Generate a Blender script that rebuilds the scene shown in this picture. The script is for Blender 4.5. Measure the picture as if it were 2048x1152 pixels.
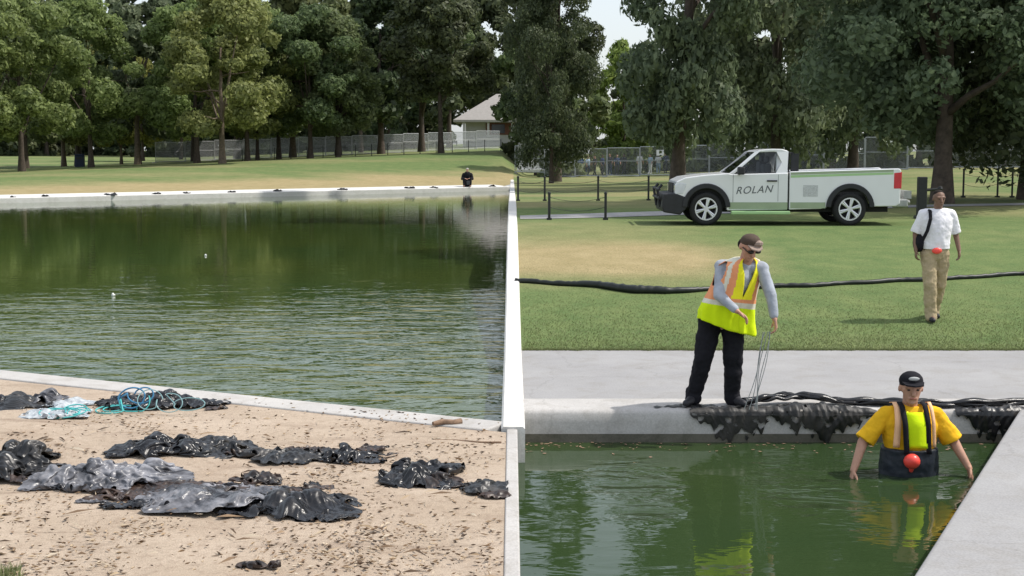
import bpy, bmesh, math, random
import numpy as np
from mathutils import Vector, Matrix

# ---------------------------------------------------------------- scene reset
for _o in list(bpy.data.objects):
    bpy.data.objects.remove(_o, do_unlink=True)
SC = bpy.context.scene
COL = SC.collection
R = math.radians

# ---------------------------------------------------------------- camera
FPX = 2700.0            # focal length in pixels of the 2048 px wide photograph
CAM_H = 2.57            # eye height above the paved bank
PITCH = math.atan((576 - 300) / FPX)
cam_d = bpy.data.cameras.new('camera')
cam = bpy.data.objects.new('camera', cam_d)
COL.objects.link(cam)
cam.location = (0, 0, CAM_H)
cam.rotation_euler = (math.pi / 2 - PITCH, 0, 0)
cam_d.sensor_width = 36.0
cam_d.lens = 36.0 * FPX / 2048.0
cam_d.clip_start = 0.1
cam_d.clip_end = 3000
SC.camera = cam

# ---------------------------------------------------------------- light
SUN_EL, SUN_AZ = R(54), R(84)    # azimuth clockwise from +Y (view direction): from the right
sdir = Vector((math.sin(SUN_AZ) * math.cos(SUN_EL), math.cos(SUN_AZ) * math.cos(SUN_EL), math.sin(SUN_EL)))
W = bpy.data.worlds.new('World')
SC.world = W
W.use_nodes = True
nt = W.node_tree
bg = nt.nodes['Background']
sky = nt.nodes.new('ShaderNodeTexSky')
sky.sky_type = 'NISHITA'
sky.sun_disc = False
sky.sun_elevation = SUN_EL
sky.sun_rotation = SUN_AZ
sky.air_density = 1.0
sky.dust_density = 2.6
sky.ozone_density = 1.0
hz = nt.nodes.new('ShaderNodeMix')          # thin white summer haze over the whole sky
hz.data_type = 'RGBA'
hz.inputs[0].default_value = 0.5
hz.inputs[7].default_value = (6.6, 6.9, 7.1, 1)
nt.links.new(sky.outputs[0], hz.inputs[6])
nt.links.new(hz.outputs[2], bg.inputs[0])
bg.inputs[1].default_value = 0.15
sun_d = bpy.data.lights.new('sun', 'SUN')
sun_d.energy = 3.5
sun_d.angle = R(1.0)
sun_d.color = (1.0, 0.955, 0.88)
sun = bpy.data.objects.new('sun', sun_d)
COL.objects.link(sun)
sun.rotation_euler = (-sdir).to_track_quat('-Z', 'Y').to_euler()
SC.view_settings.view_transform = 'Standard'
SC.view_settings.look = 'None'
SC.view_settings.gamma = 1.0
SC.view_settings.use_curve_mapping = False
SC.view_settings.exposure = 0.2
SC.render.engine = 'CYCLES'
SC.cycles.use_denoising = True
SC.cycles.max_bounces = 6
SC.cycles.diffuse_bounces = 3
SC.cycles.glossy_bounces = 3
SC.cycles.transparent_max_bounces = 8
SC.cycles.caustics_reflective = False
SC.cycles.caustics_refractive = False

# ---------------------------------------------------------------- helpers
def ray(px, py):
    cp, sp = math.cos(PITCH), math.sin(PITCH)
    a, b = (px - 1024) / FPX, (576 - py) / FPX
    return Vector((a, cp + b * sp, -sp + b * cp))

def at_z(px, py, z=0.0):
    d = ray(px, py)
    t = (z - CAM_H) / d.z
    return Vector((d.x * t, d.y * t, z))

def at_d(px, py, dist):
    d = ray(px, py)
    t = dist / d.y
    return Vector((d.x * t, dist, CAM_H + d.z * t))

def tag(o, label=None, cat=None, group=None, kind=None):
    if label: o['label'] = label
    if cat: o['category'] = cat
    if group: o['group'] = group
    if kind: o['kind'] = kind
    return o

def empty(name, loc=(0, 0, 0), rz=0.0, label=None, cat=None, group=None):
    o = bpy.data.objects.new(name, None)
    o.empty_display_size = 0.2
    COL.objects.link(o)
    o.location = loc
    o.rotation_euler = (0, 0, rz)
    return tag(o, label, cat, group)

def link(name, me, mat=None, parent=None, loc=None, smooth=False):
    o = bpy.data.objects.new(name, me)
    COL.objects.link(o)
    if mat is not None:
        ms = mat if isinstance(mat, (list, tuple)) else [mat]
        idx = [p.material_index for p in me.polygons] if len(ms) > 1 else None
        me.materials.clear()
        for m in ms:
            me.materials.append(m)
        if idx:
            me.polygons.foreach_set('material_index', idx)
    if parent is not None:
        o.parent = parent
    if loc is not None:
        o.location = loc
    if smooth:
        me.polygons.foreach_set('use_smooth', [True] * len(me.polygons))
    return o

def np_mesh(name, V, F):
    """V (n,3), F (m,3) or (m,4) int arrays"""
    V = np.asarray(V, dtype=np.float32)
    F = np.asarray(F, dtype=np.int32)
    me = bpy.data.meshes.new(name)
    k = F.shape[1]
    me.vertices.add(len(V))
    me.vertices.foreach_set('co', V.ravel())
    me.loops.add(F.size)
    me.loops.foreach_set('vertex_index', F.ravel())
    me.polygons.add(len(F))
    me.polygons.foreach_set('loop_start', np.arange(0, F.size, k, dtype=np.int32))
    me.polygons.foreach_set('loop_total', np.full(len(F), k, dtype=np.int32))
    me.update(calc_edges=True)
    me.validate()
    return me

class MB:
    """collects simple solids into one mesh"""
    def __init__(s):
        s.v, s.f, s.m = [], [], []
    def add(s, vs, fs, mi=0):
        b = len(s.v)
        s.v += [tuple(v) for v in vs]
        s.f += [tuple(b + i for i in f) for f in fs]
        s.m += [mi] * len(fs)
        return s
    def box(s, x0, x1, y0, y1, z0, z1, mi=0):
        return s.add([(x0, y0, z0), (x1, y0, z0), (x1, y1, z0), (x0, y1, z0), (x0, y0, z1), (x1, y0, z1), (x1, y1, z1), (x0, y1, z1)],
                     [(0, 3, 2, 1), (4, 5, 6, 7), (0, 1, 5, 4), (1, 2, 6, 5), (2, 3, 7, 6), (3, 0, 4, 7)], mi)
    def tube(s, pts, rad, n=8, mi=0, cap=True, flat=1.0):
        pts = [Vector(p) for p in pts]
        rs = rad if isinstance(rad, (list, tuple)) else [rad] * len(pts)
        b = len(s.v)
        up = None
        for i, p in enumerate(pts):
            t = (pts[min(i + 1, len(pts) - 1)] - pts[max(i - 1, 0)]).normalized()
            if up is None:
                up = Vector((0, 0, 1)) if abs(t.z) < 0.9 else Vector((1, 0, 0))
            a = t.cross(up).normalized()
            c = a.cross(t).normalized()
            up = c
            for k in range(n):
                th = 2 * math.pi * k / n
                s.v.append(tuple(p + (a * math.cos(th) + c * math.sin(th) * flat) * rs[i]))
        for i in range(len(pts) - 1):
            for k in range(n):
                s.f.append((b + i * n + k, b + i * n + (k + 1) % n, b + (i + 1) * n + (k + 1) % n, b + (i + 1) * n + k))
                s.m.append(mi)
        if cap:
            s.f.append(tuple(b + k for k in reversed(range(n)))); s.m.append(mi)
            s.f.append(tuple(b + (len(pts) - 1) * n + k for k in range(n))); s.m.append(mi)
        return s
    def prism(s, poly, y0, y1, mi=0):
        """polygon of (x,z), extruded along y"""
        n = len(poly)
        b = len(s.v)
        s.v += [(x, y0, z) for x, z in poly] + [(x, y1, z) for x, z in poly]
        s.f.append(tuple(b + i for i in range(n))); s.m.append(mi)
        s.f.append(tuple(b + n + i for i in reversed(range(n)))); s.m.append(mi)
        for i in range(n):
            j = (i + 1) % n
            s.f.append((b + j, b + i, b + n + i, b + n + j)); s.m.append(mi)
        return s
    def loft(s, rings, n=20, mi=0, cap=True):
        """rings: (centre, rx, ry[, power]) stacked ellipses"""
        b = len(s.v)
        for rg in rings:
            c, rx, ry = rg[:3]
            pw = rg[3] if len(rg) > 3 else 1.0
            for k in range(n):
                th = 2 * math.pi * k / n
                cx, cy = math.cos(th), math.sin(th)
                cx = math.copysign(abs(cx) ** pw, cx); cy = math.copysign(abs(cy) ** pw, cy)
                s.v.append((c[0] + rx * cx, c[1] + ry * cy, c[2]))
        for i in range(len(rings) - 1):
            for k in range(n):
                s.f.append((b + i * n + k, b + i * n + (k + 1) % n, b + (i + 1) * n + (k + 1) % n, b + (i + 1) * n + k))
                s.m.append(mi)
        if cap:
            s.f.append(tuple(b + k for k in reversed(range(n)))); s.m.append(mi)
            s.f.append(tuple(b + (len(rings) - 1) * n + k for k in range(n))); s.m.append(mi)
        return s
    def ball(s, c, r, n=12, mi=0):
        rx, ry, rz = r if isinstance(r, (list, tuple)) else (r, r, r)
        h = n // 2
        b = len(s.v)
        for i in range(h + 1):
            ph = -math.pi / 2 + math.pi * i / h
            q = max(math.cos(ph), 0.02)
            for k in range(n):
                th = 2 * math.pi * k / n
                s.v.append((c[0] + rx * q * math.cos(th), c[1] + ry * q * math.sin(th), c[2] + rz * math.sin(ph)))
        for i in range(h):
            for k in range(n):
                s.f.append((b + i * n + k, b + i * n + (k + 1) % n, b + (i + 1) * n + (k + 1) % n, b + (i + 1) * n + k))
                s.m.append(mi)
        s.f.append(tuple(b + k for k in reversed(range(n)))); s.m.append(mi)
        s.f.append(tuple(b + h * n + k for k in range(n))); s.m.append(mi)
        return s
    def limb(s, p0, p1, r0, r1, n=12, mi=0):
        p0, p1 = Vector(p0), Vector(p1)
        t = (p1 - p0)
        L = t.length
        t = t / max(L, 1e-6)
        pts, rs = [], []
        for a in (80, 55, 30, 0):
            pts.append(p0 - t * r0 * math.sin(R(a))); rs.append(max(r0 * math.cos(R(a)), 1e-4))
        for a in (0, 30, 55, 80):
            pts.append(p1 + t * r1 * math.sin(R(a))); rs.append(max(r1 * math.cos(R(a)), 1e-4))
        return s.tube(pts, rs, n, mi)
    def mesh(s, name):
        me = bpy.data.meshes.new(name)
        me.from_pydata(s.v, [], s.f)
        me.polygons.foreach_set('material_index', s.m)
        me.update()
        return me
    def build(s, name, mat, parent=None, smooth=False, bevel=0.0, seg=2, loc=None):
        me = s.mesh(name)
        o = link(name, me, mat, parent, loc, smooth)
        if bevel:
            md = o.modifiers.new('bevel', 'BEVEL')
            md.width = bevel; md.segments = seg; md.limit_method = 'ANGLE'; md.angle_limit = R(35)
            md.harden_normals = False
        return o

def copy_tree(o, parent=None):
    c = o.copy()
    COL.objects.link(c)
    c.parent = parent
    for ch in [x for x in bpy.data.objects if x.parent == o]:
        copy_tree(ch, c)
    return c

def smooth01(t):
    t = np.clip(t, 0, 1)
    return t * t * (3 - 2 * t)

# ---------------------------------------------------------------- materials
def new_mat(name):
    m = bpy.data.materials.new(name)
    m.use_nodes = True
    return m, m.node_tree, m.node_tree.nodes['Principled BSDF']

def add(nt, t, **kw):
    n = nt.nodes.new(t)
    for k, v in kw.items():
        if k in n.inputs: n.inputs[k].default_value = v
        else: setattr(n, k, v)
    return n

def noise(nt, scale, detail=4, rough=0.55, vec=None, dist=0.0):
    n = add(nt, 'ShaderNodeTexNoise', Scale=scale, Detail=detail, Roughness=rough, Distortion=dist)
    if vec is not None: nt.links.new(vec, n.inputs['Vector'])
    return n

def ramp(nt, src, stops):
    r = nt.nodes.new('ShaderNodeValToRGB')
    el = r.color_ramp.elements
    while len(el) < len(stops): el.new(0.5)
    for e, (p, c) in zip(el, stops):
        e.position = p
        e.color = (c, c, c, 1) if isinstance(c, (int, float)) else (*c, 1)
    nt.links.new(src, r.inputs[0])
    return r

def mixc(nt, fac, a, b, mode='MIX'):
    n = nt.nodes.new('ShaderNodeMix')
    n.data_type = 'RGBA'; n.blend_type = mode
    for sock, v in ((n.inputs[0], fac), (n.inputs[6], a), (n.inputs[7], b)):
        if hasattr(v, 'is_linked'): nt.links.new(v, sock)
        elif isinstance(v, (int, float)): sock.default_value = v
        else: sock.default_value = (*v, 1)
    return n.outputs[2]

def bump(nt, b, h, strength, dist=0.01):
    n = add(nt, 'ShaderNodeBump', Strength=strength, Distance=dist)
    nt.links.new(h, n.inputs['Height'])
    nt.links.new(n.outputs[0], b.inputs['Normal'])
    return n

def wpos(nt):
    return nt.nodes.new('ShaderNodeNewGeometry').outputs['Position']

def opos(nt):
    return nt.nodes.new('ShaderNodeTexCoord').outputs['Object']

def plain(name, col, rough=0.6, var=0.12, scale=8.0, metal=0.0, spec=0.4, bmp=0.0, coat=0.0):
    m, nt, b = new_mat(name)
    n = noise(nt, scale, 5, 0.6, opos(nt))
    c2 = tuple(max(0, c * (1 - var)) for c in col)
    c1 = tuple(min(1, c * (1 + var)) for c in col)
    r = ramp(nt, n.outputs[0], [(0.3, c2), (0.7, c1)])
    nt.links.new(r.outputs[0], b.inputs['Base Color'])
    b.inputs['Roughness'].default_value = rough
    b.inputs['Metallic'].default_value = metal
    b.inputs['Specular IOR Level'].default_value = spec
    b.inputs['Coat Weight'].default_value = coat
    if bmp:
        n2 = noise(nt, scale * 5, 5, 0.6, opos(nt))
        bump(nt, b, n2.outputs[0], bmp, 0.01)
    return m

def leaf_mat(name, dark, light, trans=0.25, hue=0.03):
    m, nt, b = new_mat(name)
    g = nt.nodes.new('ShaderNodeNewGeometry')
    oi = nt.nodes.new('ShaderNodeObjectInfo')
    n = noise(nt, 0.55, 3, 0.6, opos(nt))
    mx = add(nt, 'ShaderNodeMath', operation='ADD'); nt.links.new(g.outputs['Random Per Island'], mx.inputs[0]); nt.links.new(n.outputs[0], mx.inputs[1])
    mh = add(nt, 'ShaderNodeMath', operation='MULTIPLY'); nt.links.new(mx.outputs[0], mh.inputs[0]); mh.inputs[1].default_value = 0.5
    r = ramp(nt, mh.outputs[0], [(0.2, dark), (0.8, light)])
    hs = nt.nodes.new('ShaderNodeHueSaturation')
    mr = add(nt, 'ShaderNodeMapRange'); nt.links.new(oi.outputs['Random'], mr.inputs[0])
    mr.inputs[3].default_value = 0.5 - hue; mr.inputs[4].default_value = 0.5 + hue * 0.6
    nt.links.new(mr.outputs[0], hs.inputs['Hue'])
    nt.links.new(r.outputs[0], hs.inputs['Color'])
    nt.links.new(hs.outputs[0], b.inputs['Base Color'])
    b.inputs['Roughness'].default_value = 0.55
    b.inputs['Specular IOR Level'].default_value = 0.3
    tr = nt.nodes.new('ShaderNodeBsdfTranslucent')
    nt.links.new(hs.outputs[0], tr.inputs['Color'])
    ms = add(nt, 'ShaderNodeMixShader'); ms.inputs[0].default_value = trans
    out = nt.nodes['Material Output']
    nt.links.new(b.outputs[0], ms.inputs[1]); nt.links.new(tr.outputs[0], ms.inputs[2])
    nt.links.new(ms.outputs[0], out.inputs['Surface'])
    return m

M = {}
M['leaf_olive'] = leaf_mat('leaf_olive', (0.13, 0.17, 0.06), (0.35, 0.41, 0.15), 0.5)
M['leaf_dark'] = leaf_mat('leaf_dark', (0.045, 0.066, 0.036), (0.13, 0.165, 0.075), 0.4)
M['leaf_mid'] = leaf_mat('leaf_mid', (0.085, 0.12, 0.055), (0.24, 0.29, 0.125), 0.48)
M['leaf_yellow'] = leaf_mat('leaf_yellow', (0.13, 0.16, 0.04), (0.33, 0.36, 0.10), 0.5)
M['leaf_grey'] = leaf_mat('leaf_grey', (0.080, 0.115, 0.066), (0.24, 0.30, 0.17), 0.48)
M['leaf_bright'] = leaf_mat('leaf_bright', (0.11, 0.18, 0.04), (0.30, 0.40, 0.10), 0.4)
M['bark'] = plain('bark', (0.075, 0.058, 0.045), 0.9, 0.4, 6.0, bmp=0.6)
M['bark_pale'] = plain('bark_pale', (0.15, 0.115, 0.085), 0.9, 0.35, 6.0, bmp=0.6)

def concrete(name, a, b_, stain=(0.24, 0.22, 0.19), st=0.45, algae=0.0):
    m, nt, b = new_mat(name)
    p = wpos(nt)
    n1 = noise(nt, 0.7, 6, 0.65, p); n2 = noise(nt, 2.6, 8, 0.7, p, 0.7); n3 = noise(nt, 60.0, 4, 0.6, p); n4 = noise(nt, 17.0, 5, 0.7, p)
    c = ramp(nt, n1.outputs[0], [(0.3, a), (0.7, b_)]).outputs[0]
    s = ramp(nt, n2.outputs[0], [(0.48, 0.0), (0.72, st)]).outputs[0]
    c = mixc(nt, s, c, stain)
    sp = ramp(nt, n4.outputs[0], [(0.66, 0.0), (0.74, 0.5)]).outputs[0]
    c = mixc(nt, sp, c, tuple(x * 0.5 for x in stain))
    vo = add(nt, 'ShaderNodeTexVoronoi', feature='DISTANCE_TO_EDGE', Scale=0.42)
    wp = mixc(nt, 0.35, p, n2.outputs['Color'], 'ADD'); nt.links.new(wp, vo.inputs['Vector'])
    ck = ramp(nt, vo.outputs['Distance'], [(0.0, 0.22), (0.005, 0.0)]).outputs[0]
    c = mixc(nt, ck, c, (0.10, 0.09, 0.08))
    s3 = ramp(nt, n3.outputs[0], [(0.3, 0.82), (0.7, 1.08)]).outputs[0]
    c = mixc(nt, 1.0, c, s3, 'MULTIPLY')
    nt.links.new(c, b.inputs['Base Color'])
    b.inputs['Roughness'].default_value = 0.85
    b.inputs['Specular IOR Level'].default_value = 0.25
    bump(nt, b, n3.outputs[0], 0.25, 0.004)
    return m
M['concrete'] = concrete('concrete', (0.29, 0.285, 0.288), (0.36, 0.355, 0.355))
M['coping'] = concrete('coping', (0.43, 0.415, 0.40), (0.53, 0.51, 0.49), (0.26, 0.23, 0.19), 0.5)
M['coping_wet'] = concrete('coping_wet', (0.10, 0.095, 0.075), (0.18, 0.165, 0.135), (0.05, 0.055, 0.035), 0.8)
M['pale_wall'] = concrete('pale_wall', (0.62, 0.61, 0.58), (0.72, 0.71, 0.69), (0.42, 0.40, 0.36), 0.35)

def sand_mat():
    m, nt, b = new_mat('sand')
    p = wpos(nt)
    n1 = noise(nt, 0.9, 6, 0.6, p); n2 = noise(nt, 14.0, 6, 0.7, p); n3 = noise(nt, 90.0, 5, 0.7, p)
    c = ramp(nt, n1.outputs[0], [(0.3, (0.42, 0.335, 0.255)), (0.7, (0.53, 0.435, 0.345))]).outputs[0]
    n4 = noise(nt, 0.55, 7, 0.72, p, 1.0)
    dr = ramp(nt, n4.outputs[0], [(0.48, 0.0), (0.72, 0.5)]).outputs[0]
    c = mixc(nt, dr, c, (0.30, 0.215, 0.155))
    s = ramp(nt, n2.outputs[0], [(0.50, 0.0), (0.70, 0.6)]).outputs[0]
    c = mixc(nt, s, c, (0.25, 0.18, 0.135))
    mpd = add(nt, 'ShaderNodeMapping'); nt.links.new(p, mpd.inputs[0]); mpd.inputs['Scale'].default_value = (0.35, 2.2, 1); mpd.inputs['Rotation'].default_value = (0, 0, R(-14))
    n5 = noise(nt, 1.7, 5, 0.6, mpd.outputs[0], 0.5)
    dm = ramp(nt, n5.outputs[0], [(0.57, 0.0), (0.68, 0.55)]).outputs[0]
    c = mixc(nt, dm, c, (0.25, 0.185, 0.14))
    s3 = ramp(nt, n3.outputs[0], [(0.3, 0.72), (0.7, 1.15)]).outputs[0]
    c = mixc(nt, 1.0, c, s3, 'MULTIPLY')
    nt.links.new(c, b.inputs['Base Color'])
    b.inputs['Roughness'].default_value = 0.95
    b.inputs['Specular IOR Level'].default_value = 0.1
    ad = add(nt, 'ShaderNodeMath', operation='ADD'); nt.links.new(n2.outputs[0], ad.inputs[0]); nt.links.new(n3.outputs[0], ad.inputs[1])
    bump(nt, b, ad.outputs[0], 0.7, 0.012)
    return m
M['sand'] = sand_mat()

def lawn_mat():
    m, nt, b = new_mat('lawn_grass')
    p = wpos(nt)
    mp = add(nt, 'ShaderNodeMapping'); nt.links.new(p, mp.inputs[0]); mp.inputs['Scale'].default_value = (0.45, 1.0, 1.0)
    n1 = noise(nt, 0.16, 5, 0.6, mp.outputs[0]); n2 = noise(nt, 1.6, 5, 0.65, p); n3 = noise(nt, 26.0, 6, 0.7, p)
    green = ramp(nt, n2.outputs[0], [(0.3, (0.105, 0.160, 0.058)), (0.7, (0.165, 0.208, 0.080))]).outputs[0]
    dry = ramp(nt, n2.outputs[0], [(0.3, (0.29, 0.24, 0.12)), (0.7, (0.38, 0.31, 0.17))]).outputs[0]
    # worn, sun-dried areas: the slope of the far bank and a patch of the near lawn
    sx = nt.nodes.new('ShaderNodeSeparateXYZ'); nt.links.new(p, sx.inputs[0])
    at = nt.nodes.new('ShaderNodeAttribute'); at.attribute_name = 'dry'
    ad = add(nt, 'ShaderNodeMath', operation='ADD'); nt.links.new(n1.outputs[0], ad.inputs[0]); nt.links.new(at.outputs['Fac'], ad.inputs[1])
    f = ramp(nt, ad.outputs[0], [(0.44, 0.0), (0.86, 1.0)]).outputs[0]
    c = mixc(nt, f, green, dry)
    s3 = ramp(nt, n3.outputs[0], [(0.3, 0.70), (0.7, 1.2)]).outputs[0]
    c = mixc(nt, 1.0, c, s3, 'MULTIPLY')
    nt.links.new(c, b.inputs['Base Color'])
    b.inputs['Roughness'].default_value = 0.9
    b.inputs['Specular IOR Level'].default_value = 0.1
    bump(nt, b, n3.outputs[0], 0.6, 0.03)
    return m
M['lawn'] = lawn_mat()

def water_mat(name, c0, c1, calm, rip, fmask, ior=1.40):
    """murky green pool water; fmask builds the wind-ruffled area from world position"""
    m, nt, b = new_mat(name)
    p = wpos(nt)
    n0 = noise(nt, 0.12, 4, 0.55, p)
    c = ramp(nt, n0.outputs[0], [(0.35, c0), (0.65, c1)]).outputs[0]
    nt.links.new(c, b.inputs['Base Color'])
    b.inputs['Roughness'].default_value = 0.025
    b.inputs['IOR'].default_value = ior
    b.inputs['Specular IOR Level'].default_value = 0.5
    mp = add(nt, 'ShaderNodeMapping'); nt.links.new(p, mp.inputs[0]); mp.inputs['Scale'].default_value = (0.5, 1.0, 1.0); mp.inputs['Rotation'].default_value = (0, 0, R(8))
    w1 = noise(nt, 2.4, 3, 0.5, mp.outputs[0], 0.6)
    w2 = noise(nt, 11.0, 2, 0.5, mp.outputs[0], 0.3)
    ws = add(nt, 'ShaderNodeMath', operation='MULTIPLY_ADD'); nt.links.new(w2.outputs[0], ws.inputs[0]); ws.inputs[1].default_value = 0.13; nt.links.new(w1.outputs[0], ws.inputs[2])
    f = fmask(nt, p)
    st = add(nt, 'ShaderNodeMapRange'); nt.links.new(f, st.inputs[0]); st.inputs[3].default_value = calm; st.inputs[4].default_value = rip
    bp = add(nt, 'ShaderNodeBump', Distance=0.1)
    nt.links.new(st.outputs[0], bp.inputs['Strength'])
    nt.links.new(ws.outputs[0], bp.inputs['Height'])
    nt.links.new(bp.outputs[0], b.inputs['Normal'])
    return m

def mask_a(nt, p):
    s = nt.nodes.new('ShaderNodeSeparateXYZ'); nt.links.new(p, s.inputs[0])
    n = noise(nt, 0.22, 3, 0.5, p)
    k = add(nt, 'ShaderNodeMath', operation='MULTIPLY_ADD'); nt.links.new(n.outputs[0], k.inputs[0]); k.inputs[1].default_value = 14.0; nt.links.new(s.outputs[1], k.inputs[2])
    # ruffled near the bank, calm farther out
    mr = add(nt, 'ShaderNodeMapRange', interpolation_type='SMOOTHSTEP'); nt.links.new(k.outputs[0], mr.inputs[0])
    mr.inputs[1].default_value = 40.0; mr.inputs[2].default_value = 22.0
    return mr.outputs[0]

def mask_b(nt, p):
    """stirred water: two patches where plastic is being dragged out, and round the wader"""
    n = noise(nt, 1.6, 2, 0.5, p)
    tot = None
    for (cx, cy, rx, ry) in ((1.05, 11.3, 0.45, 1.3), (2.55, 11.2, 0.5, 1.5), (3.7, 11.9, 0.9, 0.8)):
        mp = add(nt, 'ShaderNodeMapping', vector_type='POINT'); nt.links.new(p, mp.inputs[0])
        mp.inputs['Location'].default_value = (-cx / rx, -cy / ry, 0); mp.inputs['Scale'].default_value = (1 / rx, 1 / ry, 0)
        ln = add(nt, 'ShaderNodeVectorMath', operation='LENGTH'); nt.links.new(mp.outputs[0], ln.inputs[0])
        mr = add(nt, 'ShaderNodeMapRange', interpolation_type='SMOOTHSTEP'); nt.links.new(ln.outputs['Value'], mr.inputs[0])
        mr.inputs[1].default_value = 1.25; mr.inputs[2].default_value = 0.35
        if tot is None: tot = mr.outputs[0]
        else:
            mx = add(nt, 'ShaderNodeMath', operation='MAXIMUM'); nt.links.new(tot, mx.inputs[0]); nt.links.new(mr.outputs[0], mx.inputs[1]); tot = mx.outputs[0]
    k = add(nt, 'ShaderNodeMath', operation='MULTIPLY'); nt.links.new(tot, k.inputs[0])
    nr = ramp(nt, n.outputs[0], [(0.38, 0.35), (0.6, 1.0)]); nt.links.new(nr.outputs[0], k.inputs[1])
    return k.outputs[0]
M['water_far'] = water_mat('water_far', (0.038, 0.068, 0.020), (0.060, 0.084, 0.020), 0.035, 0.5, mask_a, 1.48)
M['water_near'] = water_mat('water_near', (0.022, 0.045, 0.018), (0.034, 0.054, 0.018), 0.06, 1.3, mask_b, 1.31)

# ---------------------------------------------------------------- terrain
EDGE_L, EDGE_R = at_z(0, 397), at_z(1014, 374)        # far bank of the big pool
_k = (EDGE_R.y - EDGE_L.y) / (EDGE_R.x - EDGE_L.x)
def far_edge(x):
    return EDGE_R.y + _k * (np.asarray(x, dtype=float) - EDGE_R.x)

APRON = 17.25
def h_right(x, y):
    z = np.clip(y - APRON, 0, 12.0) * 0.075 + np.clip(y - 33.2, 0, 3) * 0.05
    far = np.clip(y - 36, 0, 120)
    return z + far * (-0.0095 + 0.0155 * smooth01(x / np.maximum(y, 1) / 0.38))

def h_left(x, y):
    s = np.clip(y - far_edge(np.maximum(x, -75)), 0, 1e9)
    u = np.clip((x + 40) / 40, -0.2, 1.15)
    return (0.65 + 1.85 * u) * smooth01(s / 34 * 0.85 + 0.0) + np.clip(s - 30, 0, 200) * 0.010

def height(x, y):
    x = np.asarray(x, dtype=float); y = np.asarray(y, dtype=float)
    w = smooth01((x + 1.0) / 2.5)
    w = np.where(y < 93.0, (x > 0).astype(float), w)
    return h_left(x, y) * (1 - w) + h_right(x, y) * w

def hit(px, py, d0=17.3, d1=400):
    """walk a view ray until it meets the terrain"""
    r = ray(px, py)
    for d in np.arange(d0, d1, 0.1):
        t = d / r.y
        z = CAM_H + r.z * t
        if z <= float(height(r.x * t, d)):
            return Vector((r.x * t, d, z))
    return None

def ground(px, dist):
    x = (px - 1024) / FPX * dist / math.cos(PITCH) * 1.0
    return Vector((x, dist, float(height(x, dist))))

def grid_mesh(name, X, Y, Z):
    n, m = X.shape
    V = np.stack([X, Y, Z], -1).reshape(-1, 3)
    i = np.arange(n * m).reshape(n, m)
    F = np.stack([i[:-1, :-1], i[:-1, 1:], i[1:, 1:], i[1:, :-1]], -1).reshape(-1, 4)
    return np_mesh(name, V, F)

def ground_sheet():
    xs = np.concatenate([[0.12], np.linspace(0.4, 12, 30), np.geomspace(12.8, 400, 26)])
    ys = np.concatenate([np.linspace(APRON, 40, 70), np.geomspace(40.8, 900, 70)])
    X, Y = np.meshgrid(xs, ys)
    ss = np.concatenate([np.linspace(0.45, 40, 60), np.geomspace(41, 800, 50)])
    xl = np.concatenate([-np.geomspace(500, 60, 16), np.linspace(-58, 0.12, 60)])
    XL, S = np.meshgrid(xl, ss)
    YL = far_edge(np.maximum(XL, -75)) + S
    parts = [(X, Y), (XL, YL)]
    Vs, Fs, off = [], [], 0
    dry = []
    for k, (a, b) in enumerate(parts):
        z = height(a, b) if k == 0 else np.where(b < 93, h_left(a, b), height(a, b))
        n, m = a.shape
        Vs.append(np.stack([a, b, z], -1).reshape(-1, 3))
        i = np.arange(n * m).reshape(n, m) + off
        Fs.append(np.stack([i[:-1, :-1], i[:-1, 1:], i[1:, 1:], i[1:, :-1]], -1).reshape(-1, 4))
        off += n * m
        if k == 0:
            d = 0.55 * np.exp(-((b - 25.0) / 2.6) ** 2) * smooth01((6.0 - a) / 4) - 0.12 * np.exp(-((b - 19.5) / 3) ** 2) + 0.1 * (b > 36) - 0.05
        else:
            s = b - far_edge(np.maximum(a, -75))
            d = 0.6 * np.exp(-((s - 6) / 8.5) ** 2) + 0.0
        dry.append(d.ravel())
    me = np_mesh('lawn', np.concatenate(Vs), np.concatenate(Fs))
    at = me.attributes.new('dry', 'FLOAT', 'POINT')
    at.data.foreach_set('value', np.concatenate(dry).astype(np.float32))
    o = link('lawn', me, M['lawn'], smooth=True)
    return tag(o, kind='structure')
ground_sheet()

# paved bank in the left foreground
NE_L, NE_R = at_z(0, 742), at_z(1008, 846)            # its edge along the big pool
_kn = (NE_R.y - NE_L.y) / (NE_R.x - NE_L.x)
def near_edge(x):
    return NE_R.y + _kn * (x - NE_R.x)
CW = 0.42                                             # width of the pale coping along it
WA, WB = -0.26, -0.30                                 # water levels

def sand_sheet():
    xs = np.linspace(-40, -0.05, 160)
    V = []
    n = 120
    X = np.zeros((n, len(xs))); Y = X.copy()
    for j, x in enumerate(xs):
        Y[:, j] = np.linspace(-14, near_edge(x) - CW, n); X[:, j] = x
    Z = 0.008 * np.sin(X * 9.3 + 2 * np.sin(Y * 3)) * np.sin(Y * 8.1 + X) + 0.014 * np.sin(X * 2.1 + 0.7 * Y) * np.sin(Y * 1.7 - 0.4 * X) + 0.008 * np.sin(X * 5.3 + Y * 3.1)
    fade = smooth01((near_edge(X) - CW - Y) / 0.6) * smooth01((-0.05 - X) / 0.5)
    o = link('sandy_ground', grid_mesh('sandy_ground', X, Y, Z * fade), M['sand'], smooth=True)
    return tag(o, kind='structure')
sand_sheet()

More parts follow.
